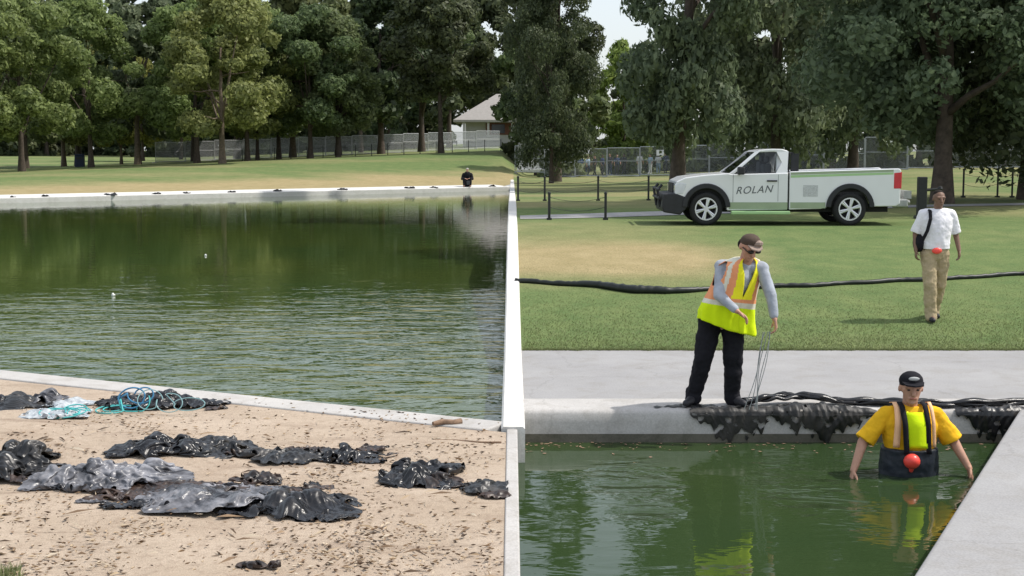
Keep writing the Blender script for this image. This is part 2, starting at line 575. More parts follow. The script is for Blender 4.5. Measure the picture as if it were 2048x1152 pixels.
def strip(name, mat, p0, p1, w, z0, z1, side=1, label=None, kind='structure', bev=0.02, prof=None):
    """a kerb-like bar from p0 to p1 (plan), lying to one side of the line"""
    a, b = Vector((p0[0], p0[1], 0)), Vector((p1[0], p1[1], 0))
    t = (b - a); L = t.length; t.normalize()
    nrm = Vector((-t.y, t.x, 0)) * side
    mb = MB()
    vs = [a, b, b + nrm * w, a + nrm * w]
    mb.add([(v.x, v.y, z0) for v in vs] + [(v.x, v.y, z1) for v in vs],
           [(0, 3, 2, 1), (4, 5, 6, 7), (0, 1, 5, 4), (1, 2, 6, 5), (2, 3, 7, 6), (3, 0, 4, 7)])
    o = mb.build(name, mat, bevel=bev, seg=3)
    bm = bmesh.new(); bm.from_mesh(o.data); bmesh.ops.recalc_face_normals(bm, faces=bm.faces); bm.to_mesh(o.data); bm.free()
    return tag(o, label, kind=kind)

# copings of the big pool
strip('coping', M['coping'], (-40, near_edge(-40)), (-0.05, near_edge(-0.05)), CW, -1.2, 0.018, side=-1)
fe = lambda x: float(far_edge(x))
def far_apron():
    a, b = Vector((-75, fe(-75), 0)), Vector((-0.13, fe(-0.13), 0))
    t = (b - a).normalized(); nrm = Vector((-t.y, t.x, 0))
    prof = [(0, -1.2), (0, 0.0), (0.03, 0.03), (1.9, 0.13), (2.0, 0.13), (2.0, -0.3)]
    vs = [(p.x + nrm.x * q, p.y + nrm.y * q, z) for p in (a, b) for q, z in prof]
    n = len(prof)
    mb = MB().add(vs, [(i, i + 1, n + i + 1, n + i) for i in range(n - 1)] + [tuple(range(n)), tuple(reversed(range(n, 2 * n)))])
    o = mb.build('coping', M['pale_wall'])
    bm = bmesh.new(); bm.from_mesh(o.data); bmesh.ops.recalc_face_normals(bm, faces=bm.faces); bm.to_mesh(o.data); bm.free()
    tag(o, kind='structure')
far_apron()
# edge between the paved bank and the near pool, and far coping of the near pool
BX = 0.05
BFAR = 13.12
strip('coping', M['coping'], (-BX, -14), (-BX, near_edge(-BX) - 0.02), 2 * BX, -1.2, 0.014, side=-1, bev=0.012)
RC0, RC1 = at_z(1830, 1152), at_z(1985, 908)
_t = (RC1 - RC0).normalized()
RCN = RC0 - _t * 26
_s = (BFAR - RC0.y) / _t.y
CORNER = RC0 + _t * _s
# far coping: a sloping, rounded lip
def lip():
    prof = [(0.62, 0.0), (0.60, 0.022), (0.10, 0.022), (0.045, 0.018), (0.018, 0.006), (0.0, -0.02), (-0.01, -0.10), (-0.02, -0.24), (-0.02, -1.2)]
    xs = np.linspace(-BX, 60, 90)
    X = np.tile(xs, (len(prof), 1)); Y = np.array([[BFAR + p[0]] * len(xs) for p in prof]); Z = np.array([[p[1]] * len(xs) for p in prof])
    me = grid_mesh('coping', X, Y, Z)
    me.flip_normals()
    o = link('coping', me, M['coping'], smooth=True)
    tag(o, kind='structure')
lip()
strip('waterline_stain', M['coping_wet'], (BX, BFAR - 0.0215), (CORNER.x, BFAR - 0.0215), 0.004, -1.1, -0.215, side=-1, bev=0.0)
# walk behind it
mb = MB(); mb.add([(0.12, BFAR + 0.61, 0.0), (60, BFAR + 0.61, 0.0), (60, APRON + 0.02, 0.0), (0.12, APRON + 0.02, 0.0)], [(0, 1, 2, 3)])
tag(mb.build('walkway', M['concrete']), kind='structure')
# deck on the right
def deck():
    n2 = Vector((_t.y, -_t.x, 0))
    a, b = RCN, CORNER
    mb = MB()
    q = [(a.x, a.y), (b.x, b.y - 0.005), (60, BFAR - 0.005), (60, a.y)]
    zt = 0.03
    mb.add([(x, y, -1.2) for x, y in q] + [(x, y, zt) for x, y in q],
           [(0, 3, 2, 1), (4, 5, 6, 7), (0, 1, 5, 4), (1, 2, 6, 5), (2, 3, 7, 6), (3, 0, 4, 7)])
    o = mb.build('pool_deck', M['concrete'], bevel=0.03, seg=3)
    bm = bmesh.new(); bm.from_mesh(o.data); bmesh.ops.recalc_face_normals(bm, faces=bm.faces); bm.to_mesh(o.data); bm.free()
    tag(o, kind='structure')
deck()
# pale retaining wall between the big pool and the higher lawn on the right
def wall():
    ys = np.concatenate([np.linspace(NE_R.y - 0.35, APRON, 6), np.linspace(APRON + 0.5, 94, 60)])
    mb = MB()
    rows = []
    for y in ys:
        zt = float(height(0.3, y)) + 0.035
        w = 0.10 if y < 20 else 0.10
        rows.append([(-w, y, -1.2), (-w, y, zt - 0.02), (-w + 0.02, y, zt), (w, y, zt), (w + 0.02, y, zt - 0.02), (w + 0.02, y, -1.2)])
    b = len(rows[0])
    vs = [p for r in rows for p in r]
    fs = []
    for i in range(len(rows) - 1):
        for k in range(b - 1):
            fs.append((i * b + k, (i + 1) * b + k, (i + 1) * b + k + 1, i * b + k + 1))
    fs.append(tuple(range(b))); fs.append(tuple(len(vs) - b + k for k in reversed(range(b))))
    mb.add(vs, fs)
    o = mb.build('retaining_wall', M['pale_wall'])
    bm = bmesh.new(); bm.from_mesh(o.data); bmesh.ops.recalc_face_normals(bm, faces=bm.faces); bm.to_mesh(o.data); bm.free()
    tag(o, 'long low pale concrete wall between the green pool and the lawn', 'wall')
wall()
# water
def water(name, poly, z, mat):
    mb = MB(); mb.add([(x, y, z) for x, y in poly], [tuple(range(len(poly)))])
    o = mb.build(name, mat)
    bm = bmesh.new(); bm.from_mesh(o.data)
    for f in bm.faces:
        if f.normal.z < 0: f.normal_flip()
    bm.to_mesh(o.data); bm.free()
    return tag(o, kind='structure')
water('pool_water', [(-0.05, near_edge(0) - 0.2), (-40, near_edge(-40) - 0.2), (-75, near_edge(-75)), (-75, fe(-75) + 0.3), (-0.05, fe(0) + 0.3)], WA, M['water_far'])
water('pool_water', [(0.0, -14), (RCN.x + 0.4, RCN.y), (CORNER.x + 0.3, BFAR + 0.1), (0.0, BFAR + 0.1)], WB, M['water_near'])
# footpath behind the truck
def path():
    mb = MB()
    ps = []
    for x in np.linspace(0.2, 60, 60):
        y0 = 32.6 + 0.32 * x
        y0 = min(y0, 38.2)
        ps.append((x, y0))
    V, F = [], []
    for i, (x, y) in enumerate(ps):
        for k, dy in enumerate((0, 0.55, 1.1)):
            V.append((x, y + dy, float(height(x, y + dy)) + 0.012))
    for i in range(len(ps) - 1):
        for k in range(2):
            F.append((i * 3 + k, (i + 1) * 3 + k, (i + 1) * 3 + k + 1, i * 3 + k + 1))
    mb.add(V, F)
    tag(mb.build('footpath', M['concrete']), kind='structure')
path()

# ---------------------------------------------------------------- trees
def leaf_cloud(rng, lobes, n, size, up=0.25, droop=0.0, shell=0.45):
    L = np.array([l[:3] for l in lobes]); RR = np.array([l[3:6] for l in lobes])
    wt = (RR[:, 0] * RR[:, 2]) ; wt = wt / wt.sum()
    idx = rng.choice(len(lobes), n, p=wt)
    d = rng.normal(size=(n, 3)); d[:, 2] += up; d /= np.linalg.norm(d, axis=1)[:, None]
    # small sprays: leaves gather in tufts on the lobe's surface
    rad = 1.0 - shell * rng.random(n) ** 1.6
    rad *= 1 + 0.16 * np.sin(7 * d[:, 0] + idx) * np.sin(6 * d[:, 1] + 2 * idx) * np.cos(5 * d[:, 2] + idx) * 2
    c = L[idx] + d * RR[idx] * rad[:, None]
    c[:, 2] -= droop * np.abs(rng.normal(size=n)) * (d[:, 2] < 0.2)
    nrm = d + rng.normal(size=(n, 3)) * 0.55
    nrm /= np.linalg.norm(nrm, axis=1)[:, None]
    a = np.cross(nrm, rng.normal(size=(n, 3))); a /= np.linalg.norm(a, axis=1)[:, None] + 1e-9
    if droop:
        a[:, 2] -= 0.9; a -= nrm * (a * nrm).sum(1)[:, None]; a /= np.linalg.norm(a, axis=1)[:, None] + 1e-9
    b = np.cross(nrm, a)
    s = size * (0.4 + 1.2 * rng.random(n) ** 1.5)[:, None]
    a = a * s * (1.25 if droop else 1.0); b = b * s * (0.45 if droop else 0.62)
    V = np.stack([c - a, c + b * 0.9 - a * 0.1, c + a, c - b * 0.9 - a * 0.1], 1).reshape(-1, 3)
    F = np.arange(4 * n).reshape(n, 4)
    return V, F

def tree_parts(seed, H, base, rx, n, leaf, tr=0.25, lobes_n=48, ry=None, lean=(0, 0), droop=0.0, fork=False, lift=0.0, lobe_r=(0.12, 0.30), thin=0.0):
    rng = np.random.default_rng(seed)
    ry = ry or rx
    cz, rz = (H + base) / 2, (H - base) / 2
    lobes = []
    for i in range(lobes_n):
        t = (i + rng.random()) / lobes_n
        prof = (0.62 + 0.9 * t if t < 0.42 else 1.0 * math.sqrt(max(0.03, 1 - ((t - 0.42) / 0.6) ** 2)))
        th = rng.random() * 6.283
        q = rng.random() ** 0.4 * prof * 0.84
        lr = rng.uniform(*lobe_r)
        lobes.append((lean[0] * t + math.cos(th) * rx * q, lean[1] * t + math.sin(th) * ry * q, base + (H - base) * (0.06 + 0.88 * t), rx * lr, ry * lr, rx * lr * rng.uniform(0.55, 0.9)))
    V, F = leaf_cloud(rng, lobes, n, leaf, droop=droop)
    mb = MB()
    top = Vector((lean[0] * 0.8, lean[1] * 0.8, base + (H - base) * 0.6))
    pts, rs = [], []
    m = 9
    for i in range(m):
        t = i / (m - 1)
        p = Vector((top.x * t ** 1.4, top.y * t ** 1.4, top.z * t)) + Vector((rng.normal(), rng.normal(), 0)) * 0.05 * tr * 4 * t
        pts.append(p); rs.append(tr * 0.8 * (1 + 0.35 * math.exp(-t * 30)) * (1 - 0.72 * t))
    mb.tube([pts[0] - Vector((0, 0, 0.4))] + pts, [rs[0] * 1.15] + rs, 10)
    for j in range(9):
        l = lobes[int(rng.integers(len(lobes)))]
        t0 = rng.uniform(0.33, 0.85)
        i0 = int(t0 * (m - 1)); p0 = pts[i0]
        e = Vector(l[:3])
        if e.z < p0.z: e.z = p0.z + 0.3
        mid = (p0 + e) / 2 + Vector((0, 0, 0.25 * (e - p0).length * rng.uniform(-0.2, 0.4)))
        r0 = rs[i0] * 0.55
        mb.tube([p0, p0.lerp(mid, 0.5) + Vector((0, 0, 0.1)), mid, e], [r0, r0 * 0.8, r0 * 0.6, r0 * 0.2], 7)
    if fork:
        for sx in (-1, 1):
            mb.tube([Vector((sx * tr * 0.7, 0, -0.3)), Vector((sx * tr * 1.3, 0.1, base * 0.6)), Vector((sx * tr * 3.2, 0.2, base * 1.3))], [tr * 0.7, tr * 0.5, tr * 0.3], 8)
    return np_mesh('crown', V, F), mb.mesh('trunk')

PROTO = {}
def tree(key, loc, rz, sc, label, leafm, barkm, group=None, args=None, sz=None, name='tree'):
    if key not in PROTO:
        PROTO[key] = tree_parts(**args)
    cm, tm = PROTO[key]
    k = (key, leafm, barkm)
    if k not in PROTO:
        c2, t2 = cm.copy(), tm.copy()
        c2.materials.clear(); t2.materials.clear()
        c2.materials.append(M[leafm]); t2.materials.append(M[barkm])
        t2.polygons.foreach_set('use_smooth', [True] * len(t2.polygons))
        PROTO[k] = (c2, t2)
    c2, t2 = PROTO[k]
    e = empty(name, loc, rz, label, 'tree', group)
    e.scale = (sc, sc, sz or sc)
    t = link('trunk', t2, None, e); c = link('crown', c2, None, e)
    return e

# row along the far bank of the big pool
A1 = dict(seed=1, H=12.5, base=1.9, rx=4.6, n=30000, leaf=0.155, tr=0.26)
A2 = dict(seed=2, H=13.5, base=1.7, rx=5.2, n=34000, leaf=0.155, tr=0.30, lobes_n=40)
A3 = dict(seed=3, H=9.0, base=1.6, rx=3.5, n=24000, leaf=0.15, tr=0.17, lobes_n=26)
A4 = dict(seed=4, H=16.0, base=2.6, rx=5.4, n=46000, leaf=0.16, tr=0.42, lobes_n=44)
A8 = dict(seed=8, H=17.0, base=5.2, rx=5.6, n=46000, leaf=0.16, tr=0.40, lobes_n=60)
A9 = dict(seed=9, H=13.0, base=4.0, rx=4.6, n=36000, leaf=0.155, tr=0.27, lobes_n=50, lean=(-0.8, 0))
A5 = dict(seed=5, H=11.5, base=1.9, rx=4.2, n=34000, leaf=0.155, tr=0.24, lean=(0.9, 0), fork=False)
A6 = dict(seed=6, H=20.0, base=3.0, rx=6.0, n=17000, leaf=0.34, tr=0.45, lobes_n=44)
A7 = dict(seed=7, H=19.0, base=2.0, rx=5.6, n=15000, leaf=0.34, tr=0.40, lobes_n=36)
row = [  # px, py of the trunk base, proto, scale, leaf, bark, label
    (44, 343, 'A2', A2, 0.95, 'leaf_olive', 'bark', 'leftmost big olive tree of the row on the far bank, dark trunk'),
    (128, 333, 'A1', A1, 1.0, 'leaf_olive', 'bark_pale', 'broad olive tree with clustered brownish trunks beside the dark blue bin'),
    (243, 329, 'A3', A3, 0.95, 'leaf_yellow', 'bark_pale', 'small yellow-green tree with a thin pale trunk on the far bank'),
    (286, 322, 'A1', A1, 0.9, 'leaf_yellow', 'bark', 'yellow-green tree with a straight dark trunk just right of the small pale-trunked tree'),
    (362, 319, 'A5', A5, 0.95, 'leaf_olive', 'bark', 'olive tree with a stout dark trunk left of the leaning tree'),
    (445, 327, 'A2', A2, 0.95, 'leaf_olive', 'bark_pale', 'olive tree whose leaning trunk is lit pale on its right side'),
    (558, 318, 'A1', A1, 1.0, 'leaf_olive', 'bark', 'slender dark-trunked olive tree in the middle of the far bank row'),
    (722, 305, 'A9', A9, 1.1, 'leaf_dark', 'bark', 'dark green tree leaning slightly left above the far lawn shadow'),
    (782, 297, 'A8', A8, 0.9, 'leaf_dark', 'bark', 'tall dark tree with a thick straight trunk beside the leaning dark tree'),
    (882, 306, 'A9', A9, 1.12, 'leaf_dark', 'bark', 'dark tree standing just left of the far park bench'),
    (940, 291, 'A8', A8, 0.95, 'leaf_dark', 'bark', 'thick-trunked dark tree in front of the pale-roofed building'),
]
random.seed(4)
for (px, py, k, a, sc, lm, bm_, lab) in row:
    p = hit(px, py, 70); sc *= 1.14
    tree(k, p, random.uniform(0, 6.28), sc, lab, lm, bm_, 'trees along the far bank', a)
# more of the olive trees stand just behind the row
for (px, d, k, a, sc, lab) in [(-35, 104, 'A2', A2, 1.0, 'olive tree cut by the left edge of the view behind the far bank'), (190, 118, 'A1', A1, 1.15, 'olive tree behind the small pale-trunked tree'),
                               (400, 122, 'A2', A2, 1.1, 'olive tree just behind the leaning olive tree'), (500, 124, 'A1', A1, 1.15, 'olive tree behind the middle of the far row'),
                               (625, 126, 'A2', A2, 1.05, 'olive tree right of the slender dark-trunked tree'), (680, 128, 'A1', A1, 1.1, 'olive-green tree just left of the leaning dark tree')]:
    tree(k, ground(px, d), random.uniform(0, 6.28), sc, lab, 'leaf_olive' if px < 600 else 'leaf_mid', 'bark', 'trees along the far bank', a)
# second row and wood behind
p = ground(520, 128); tree('A3', p, 1.0, 1.3, 'slim young tree behind the leaning olive tree of the far bank', 'leaf_olive', 'bark', 'trees along the far bank', A3)
p = ground(283, 128); tree('A7', p, 1.0, 0.92, 'tall grey-green tree with bare branches showing high behind the yellow-green trees', 'leaf_grey', 'bark_pale', None, A7)
bk = 0
for (px, d, k, a, sc) in [(-60, 125, 'A6', A6, 0.85), (60, 132, 'A7', A7, 0.95), (165, 140, 'A6', A6, 0.95), (395, 140, 'A7', A7, 1.0), (480, 150, 'A6', A6, 1.0), (590, 138, 'A6', A6, 0.92),
                          (680, 150, 'A7', A7, 1.05), (765, 142, 'A6', A6, 0.98), (845, 150, 'A8', A8, 1.1), (900, 205, 'A7', A7, 1.25), (980, 215, 'A6', A6, 1.3), (1075, 128, 'A6', A6, 0.8)]:
    tree(k, ground(px, d), random.uniform(0, 6.28), sc, 'tall dark tree in the second row behind the far lawn', 'leaf_mid' if random.random() < 0.6 else 'leaf_dark', 'bark', 'tall trees behind the far row', a)
W1 = dict(seed=11, H=17.0, base=-2.2, rx=5.8, n=9000, leaf=0.46, tr=0.35, lobes_n=34)
W2 = dict(seed=12, H=19.0, base=-2.5, rx=6.2, n=9000, leaf=0.48, tr=0.35, lobes_n=34)
for i in range(40):
    px = -120 + i * 28 + random.uniform(-14, 14)
    if 880 < px < 1030: continue
    d = random.uniform(205, 235)
    tree('W1' if i % 2 else 'W2', ground(px, d), random.uniform(0, 6.28), random.uniform(0.85, 1.1), 'tree of the dark wood beyond the grey site fence', 'leaf_dark', 'bark', 'wood beyond the site fence', W1 if i % 2 else W2)

# trees of the right-hand lawn
B1 = dict(seed=21, H=15.0, base=0.6, rx=6.2, n=55000, leaf=0.125, tr=0.30, lobes_n=90, lobe_r=(0.12, 0.26))
B2 = dict(seed=22, H=15.5, base=1.5, rx=6.4, n=95000, leaf=0.102, tr=0.34, lobes_n=130, lobe_r=(0.09, 0.24))
B3 = dict(seed=23, H=9.5, base=-0.2, rx=3.6, n=22000, leaf=0.17, tr=0.2, lobes_n=34, droop=0.25)
B4 = dict(seed=24, H=14.0, base=0.35, rx=5.2, n=65000, leaf=0.115, tr=0.30, lobes_n=110, lobe_r=(0.09, 0.24))
B6 = dict(seed=26, H=14.0, base=0.5, rx=3.6, n=50000, leaf=0.11, tr=0.36, lobes_n=80, lobe_r=(0.12, 0.28), lean=(1.2, 0))
B5 = dict(seed=25, H=24.0, base=4.0, rx=3.4, n=50000, leaf=0.13, tr=0.32, lobes_n=40, droop=0.7, lobe_r=(0.14, 0.26))
tree('B2', ground(1878, 38.4), 0.4, 1.0, 'wide grey-green tree whose thick trunk stands behind the truck tailgate', 'leaf_grey', 'bark', 'trees on the right lawn', B2)
tree('B6', ground(1352, 56), 0.0, 1.0, 'dark tree with a straight trunk just left of the truck hood', 'leaf_grey', 'bark', 'trees on the right lawn', B6, sz=1.6)
tree('B4', ground(1700, 72), 4.0, 1.1, 'grey-green tree with a purplish trunk rising above the truck bed', 'leaf_grey', 'bark', 'trees on the right lawn', B4, sz=1.6)
tree('B4', ground(1545, 62), 1.3, 1.02, 'grey-green tree filling the view above the truck cab', 'leaf_grey', 'bark', 'trees on the right lawn', B4, sz=1.5)
tree('B1', ground(2046, 41), 1.3, 0.95, 'dark trunk tree cut by the right edge of the view', 'leaf_dark', 'bark', 'trees on the right lawn', B1)
tree('B3', ground(1245, 124), 0.6, 1.3, 'bright sunlit green tree under the gap of white sky', 'leaf_bright', 'bark', 'trees on the right lawn', B3)
tree('B1', ground(1102, 78), 5.0, 0.52, 'dark bushy tree at the left end of the chain-link fence', 'leaf_dark', 'bark', 'trees on the right lawn', B1, sz=0.82)
tree('B5', ground(1112, 84), 2.2, 1.05, 'tall dark tree with drooping sprays hanging against the white sky', 'leaf_dark', 'bark', 'trees on the right lawn', B5)
for (px, d, sc, k, a) in [(1250, 150, 0.58, 'W1', W1), (1180, 160, 0.58, 'W2', W2), (1330, 140, 0.55, 'W2', W2), (1420, 120, 0.85, 'W1', W1), (1500, 105, 0.8, 'W2', W2), (1590, 110, 0.9, 'W1', W1), (1660, 100, 0.85, 'W2', W2), (1750, 105, 0.9, 'W1', W1),
                       (1830, 100, 0.85, 'W2', W2), (1920, 104, 0.9, 'W1', W1), (2000, 98, 0.85, 'W2', W2), (2090, 102, 0.9, 'W1', W1), (1090, 130, 0.8, 'W2', W2), (1130, 112, 0.7, 'W1', W1), (1385, 126, 0.5, 'W2', W2), (1455, 122, 0.55, 'W1', W1), (1615, 118, 0.5, 'W2', W2), (1790, 118, 0.5, 'W1', W1), (1960, 116, 0.5, 'W2', W2), (1290, 132, 0.42, 'W1', W1)]:
    tree(k, ground(px, d), random.uniform(0, 6.28), sc, 'tree of the dark mass behind the chain-link fence', 'leaf_mid' if random.random() < 0.6 else 'leaf_dark', 'bark', 'trees behind the chain-link fence', a)

# ---------------------------------------------------------------- fences
M['galv'] = plain('galvanised_steel', (0.42, 0.44, 0.46), 0.45, 0.15, 6, metal=0.6)
M['galv_pale'] = plain('pale_galvanised', (0.50, 0.51, 0.52), 0.5, 0.12, 6, metal=0.2)
M['black_paint'] = plain('black_paint', (0.018, 0.02, 0.02), 0.5, 0.3, 10)
M['white_sheet'] = plain('white_sheet', (0.78, 0.78, 0.78), 0.5, 0.05, 10)

def panel_meshes(L, H, wire, step):
    fr = MB()
    r = 0.032
    fr.tube([(0, 0, 0.02), (0, 0, H)], r, 8); fr.tube([(L - 0.07, 0, 0.02), (L - 0.07, 0, H)], r, 8)
    fr.tube([(0, 0, H), (L - 0.07, 0, H)], r, 8); fr.tube([(0, 0, 0.12), (L - 0.07, 0, 0.12)], r, 8)
    fr.tube([(0, 0.001, H * 0.55), (L - 0.07, 0.001, H * 0.55)], r * 0.7, 6)
    fr.box(-0.3, 0.1, -0.25, 0.25, -0.1, 0.03)
    wm = MB()
    s = -H
    while s < L:
        for sg in (1, -1):
            x0, z0, x1, z1 = s, 0.14, s + H - 0.14, H
            if x0 < 0: z0 += -x0; x0 = 0
            if x1 > L - 0.07: z1 -= (x1 - L + 0.07); x1 = L - 0.07
            if x1 - x0 > 0.05:
                a, b = (x0, z0), (x1, z1)
                if sg < 0: a, b = (L - 0.07 - x0, z0), (L - 0.07 - x1, z1)
                wm.tube([(a[0], 0, a[1]), (b[0], 0, b[1])], wire, 3, cap=False)
        s += step
    return fr.mesh('fence_panel'), wm.mesh('wire_mesh')

def chain_fence(name, p0, p1, n, H, mats, label, wire=0.004, step=0.1, signs=()):
    d = (p1 - p0); d.z = 0
    L = d.length / n
    rz = math.atan2(d.y, d.x)
    fm, wm = panel_meshes(L, H, wire, step)
    fm.materials.append(mats[0]); wm.materials.append(mats[1])
    root = empty(name, p0, rz, label, 'fence')
    sm = MB().box(-0.32, 0.32, -0.05, -0.03, -0.22, 0.22).mesh('sign')
    sm.materials.append(M['white_sheet'])
    for i in range(n):
        q = p0 + d * (i / n)
        z = float(height(q.x, q.y)) - p0.z
        a = link('fence_panel', fm, None, root, (i * L, 0, z))
        w = link('wire_mesh', wm, None, a)
        for (k, f, h) in signs:
            if k == i:
                link('sign', sm, None, root, (i * L + f * L, -0.03, z + h))
    return root
chain_fence('chain_link_fence', ground(1030, 112), ground(2085, 86), 14, 2.25, (M['galv'], M['galv']), 'tall grey chain-link fence running behind the truck on the right lawn', 0.006, 0.11,
            signs=((0, 0.4, 1.6), (4, 0.6, 1.8), (6, 0.8, 1.9), (8, 0.1, 1.8), (9, 0.7, 1.85), (10, 0.6, 1.9)))
chain_fence('site_fence', ground(318, 140), ground(1000, 160), 13, 2.1, (M['galv_pale'], M['galv_pale']), 'pale grey site fence at the far edge of the left lawn', 0.012, 0.10)

def post_fence(label, pts, hgt, sag, rails=True):
    root = empty('post_and_chain_fence', pts[0], 0, label, 'fence')
    pm = MB()
    pm.tube([(0, 0, -0.2), (0, 0, hgt)], 0.032, 8); pm.ball((0, 0, hgt + 0.02), 0.042, 8); pm.box(-0.06, 0.06, -0.06, 0.06, -0.05, 0.05)
    pm = pm.mesh('post'); pm.materials.append(M['black_paint'])
    for i, p in enumerate(pts):
        link('post', pm, None, root, p - pts[0])
        if rails and i + 1 < len(pts):
            q = pts[i + 1]
            for hh in (0.88, 0.5):
                mb = MB()
                mb.tube([(p - pts[0]).lerp(q - pts[0], t) + Vector((0, 0, hgt * hh - sag * 4 * t * (1 - t))) for t in np.linspace(0, 1, 7)], 0.006, 4)
                mb.build('chain', M['black_paint'], root)
    return root
post_fence('low black post-and-chain fence behind the footpath left of the truck', [ground(px, 42) for px in (1036, 1089, 1195, 1295)], 0.72, 0.1)
post_fence('low black post-and-chain fence behind the footpath right of the tree', [ground(px, 42.5) for px in (1920, 1988, 2017, 2060)], 0.85, 0.1)
post_fence('two black posts with a chain at the near side of the footpath', [ground(1098, 32.4), ground(1210, 32.4)], 0.62, 0.1)
post_fence('long low dark fence along the crest of the far lawn', [ground(px, 128 + (px - 490) * 0.008) for px in range(490, 1010, 32)], 1.05, 0.06)

# dark uprights behind the tailgate
def stand():
    p = ground(1838, 33.0)
    root = empty('marker_post', p, 0, 'black upright post with a side arm between the tailgate and the thick tree', 'post')
    MB().box(-0.11, 0.11, -0.08, 0.08, 0.0, 1.02).box(-0.16, 0.16, -0.12, 0.12, -0.08, 0.08).build('post', M['black_paint'], root, bevel=0.02)
    MB().tube([(0.1, 0, 0.70), (0.44, 0, 0.73)], 0.035, 8).ball((0.44, 0, 0.73), 0.07, 8).build('arm', M['black_paint'], root)
stand()

# ---------------------------------------------------------------- far building, bench, bin
M['roof_pale'] = plain('pale_roof', (0.30, 0.28, 0.26), 0.8, 0.1, 3)
M['wall_white'] = plain('white_wall', (0.38, 0.37, 0.36), 0.8, 0.06, 2)
M['red_brown'] = plain('red_brown', (0.13, 0.055, 0.04), 0.8, 0.2, 3)
M['dark_glass'] = plain('dark_glass', (0.02, 0.025, 0.03), 0.1, 0.1, 3, spec=0.6)
def building():
    p = ground(926, 186)
    p.z += 0.9
    root = empty('park_building', p, 0, 'low park building with a pale hipped roof at the far right of the left lawn', 'building')
    L, D = 14.0, 9.0
    MB().box(0.4, L - 0.4, 0.4, D - 0.4, -3, 2.9).build('wall', M['wall_white'], root)
    MB().box(3.2, L - 1, 0.30, 0.398, 0.9, 2.5).build('panel', M['red_brown'], root)
    for k in range(3):
        MB().box(4.0 + k * 3.1, 5.8 + k * 3.1, 0.24, 0.297, 1.1, 2.3).build('window', M['dark_glass'], root)
    for k in range(5):
        MB().box(0.1 + k * 3.3, 0.4 + k * 3.3, -0.9, -0.6, -3, 2.7).build('column', M['wall_white'], root)
    e = 1.2
    v = [(-e, -e, 2.9), (L + e, -e, 2.9), (L + e, D + e, 2.9), (-e, D + e, 2.9), (4.6, D / 2, 6.6), (L - 4.6, D / 2, 6.6), (-e, -e, 2.6), (L + e, -e, 2.6), (L + e, D + e, 2.6), (-e, D + e, 2.6)]
    MB().add(v, [(0, 1, 5, 4), (1, 2, 5), (2, 3, 4, 5), (3, 0, 4), (6, 7, 1, 0), (7, 8, 2, 1), (8, 9, 3, 2), (9, 6, 0, 3), (9, 8, 7, 6)]).build('roof', M['roof_pale'], root)
building()

def bench():
    p = hit(905, 292, 90)
    root = empty('park_bench', p, 0.15, 'dark park bench between the two dark trees on the far lawn', 'bench')
    for k in range(3):
        MB().box(-0.9, 0.9, -0.25 + k * 0.16, -0.12 + k * 0.16, 0.43, 0.47).build('seat_slat', M['black_paint'], root)
        MB().box(-0.9, 0.9, 0.24 + k * 0.02, 0.27 + k * 0.02, 0.55 + k * 0.14, 0.66 + k * 0.14).build('back_slat', M['black_paint'], root)
    for sx in (-0.75, 0.75):
        MB().box(sx - 0.04, sx + 0.04, -0.26, -0.18, -0.1, 0.42).box(sx - 0.04, sx + 0.04, 0.28, 0.36, -0.1, 0.95).box(sx - 0.04, sx + 0.04, -0.18, 0.28, 0.36, 0.42).build('leg', M['black_paint'], root)
bench()

M['bin_blue'] = plain('bin_blue', (0.012, 0.02, 0.05), 0.5, 0.2, 4)
def site_bin():
    p = hit(160, 334, 70)
    root = empty('litter_bin', p, 0.2, 'dark blue box-shaped bin among the trunks at the left of the far bank', 'bin')
    MB().box(-0.42, 0.42, -0.42, 0.42, -0.1, 1.08).build('body', M['bin_blue'], root, bevel=0.04)
    MB().box(-0.46, 0.46, -0.46, 0.46, 1.085, 1.2).build('lid', M['bin_blue'], root, bevel=0.04)
    MB().box(-0.28, 0.28, -0.432, -0.425, 0.72, 0.92).build('slot', M['black_paint'], root)
site_bin()

# ---------------------------------------------------------------- crumpled plastic
def plastic_mat(name, base, dust, lo, hi, rough=0.2, drough=0.5, sc=3.5):
    m, nt, b = new_mat(name)
    p = wpos(nt)
    n1 = noise(nt, sc, 7, 0.68, p, 0.8); n2 = noise(nt, 22.0, 4, 0.6, p, 1.5)
    vo = add(nt, 'ShaderNodeTexVoronoi', feature='DISTANCE_TO_EDGE', Scale=11.0)
    wp = mixc(nt, 0.12, p, n2.outputs['Color'], 'ADD'); nt.links.new(wp, vo.inputs['Vector'])
    f = ramp(nt, n1.outputs[0], [(lo, 0.0), (hi, 1.0)]).outputs[0]
    c = mixc(nt, f, base, dust)
    nt.links.new(c, b.inputs['Base Color'])
    rr = ramp(nt, f, [(0.0, rough), (1.0, drough)]).outputs[0]
    nt.links.new(rr, b.inputs['Roughness'])
    b.inputs['Specular IOR Level'].default_value = 0.5
    v2 = ramp(nt, vo.outputs['Distance'], [(0.0, 0.0), (0.16, 1.0)]).outputs[0]
    h = add(nt, 'ShaderNodeMath', operation='MULTIPLY_ADD'); nt.links.new(v2, h.inputs[0]); h.inputs[1].default_value = 0.35; nt.links.new(n2.outputs[0], h.inputs[2])
    bump(nt, b, h.outputs[0], 0.12, 0.02)
    return m
M['plastic'] = plastic_mat('black_plastic', (0.006, 0.006, 0.008), (0.055, 0.048, 0.045), 0.56, 0.76, 0.27)
M['plastic_dusty'] = plastic_mat('dusty_plastic', (0.010, 0.010, 0.011), (0.09, 0.082, 0.076), 0.48, 0.72, 0.31)
M['plastic_grey'] = plastic_mat('grey_plastic', (0.022, 0.022, 0.027), (0.30, 0.30, 0.325), 0.38, 0.66, 0.26, 0.38, 2.6)
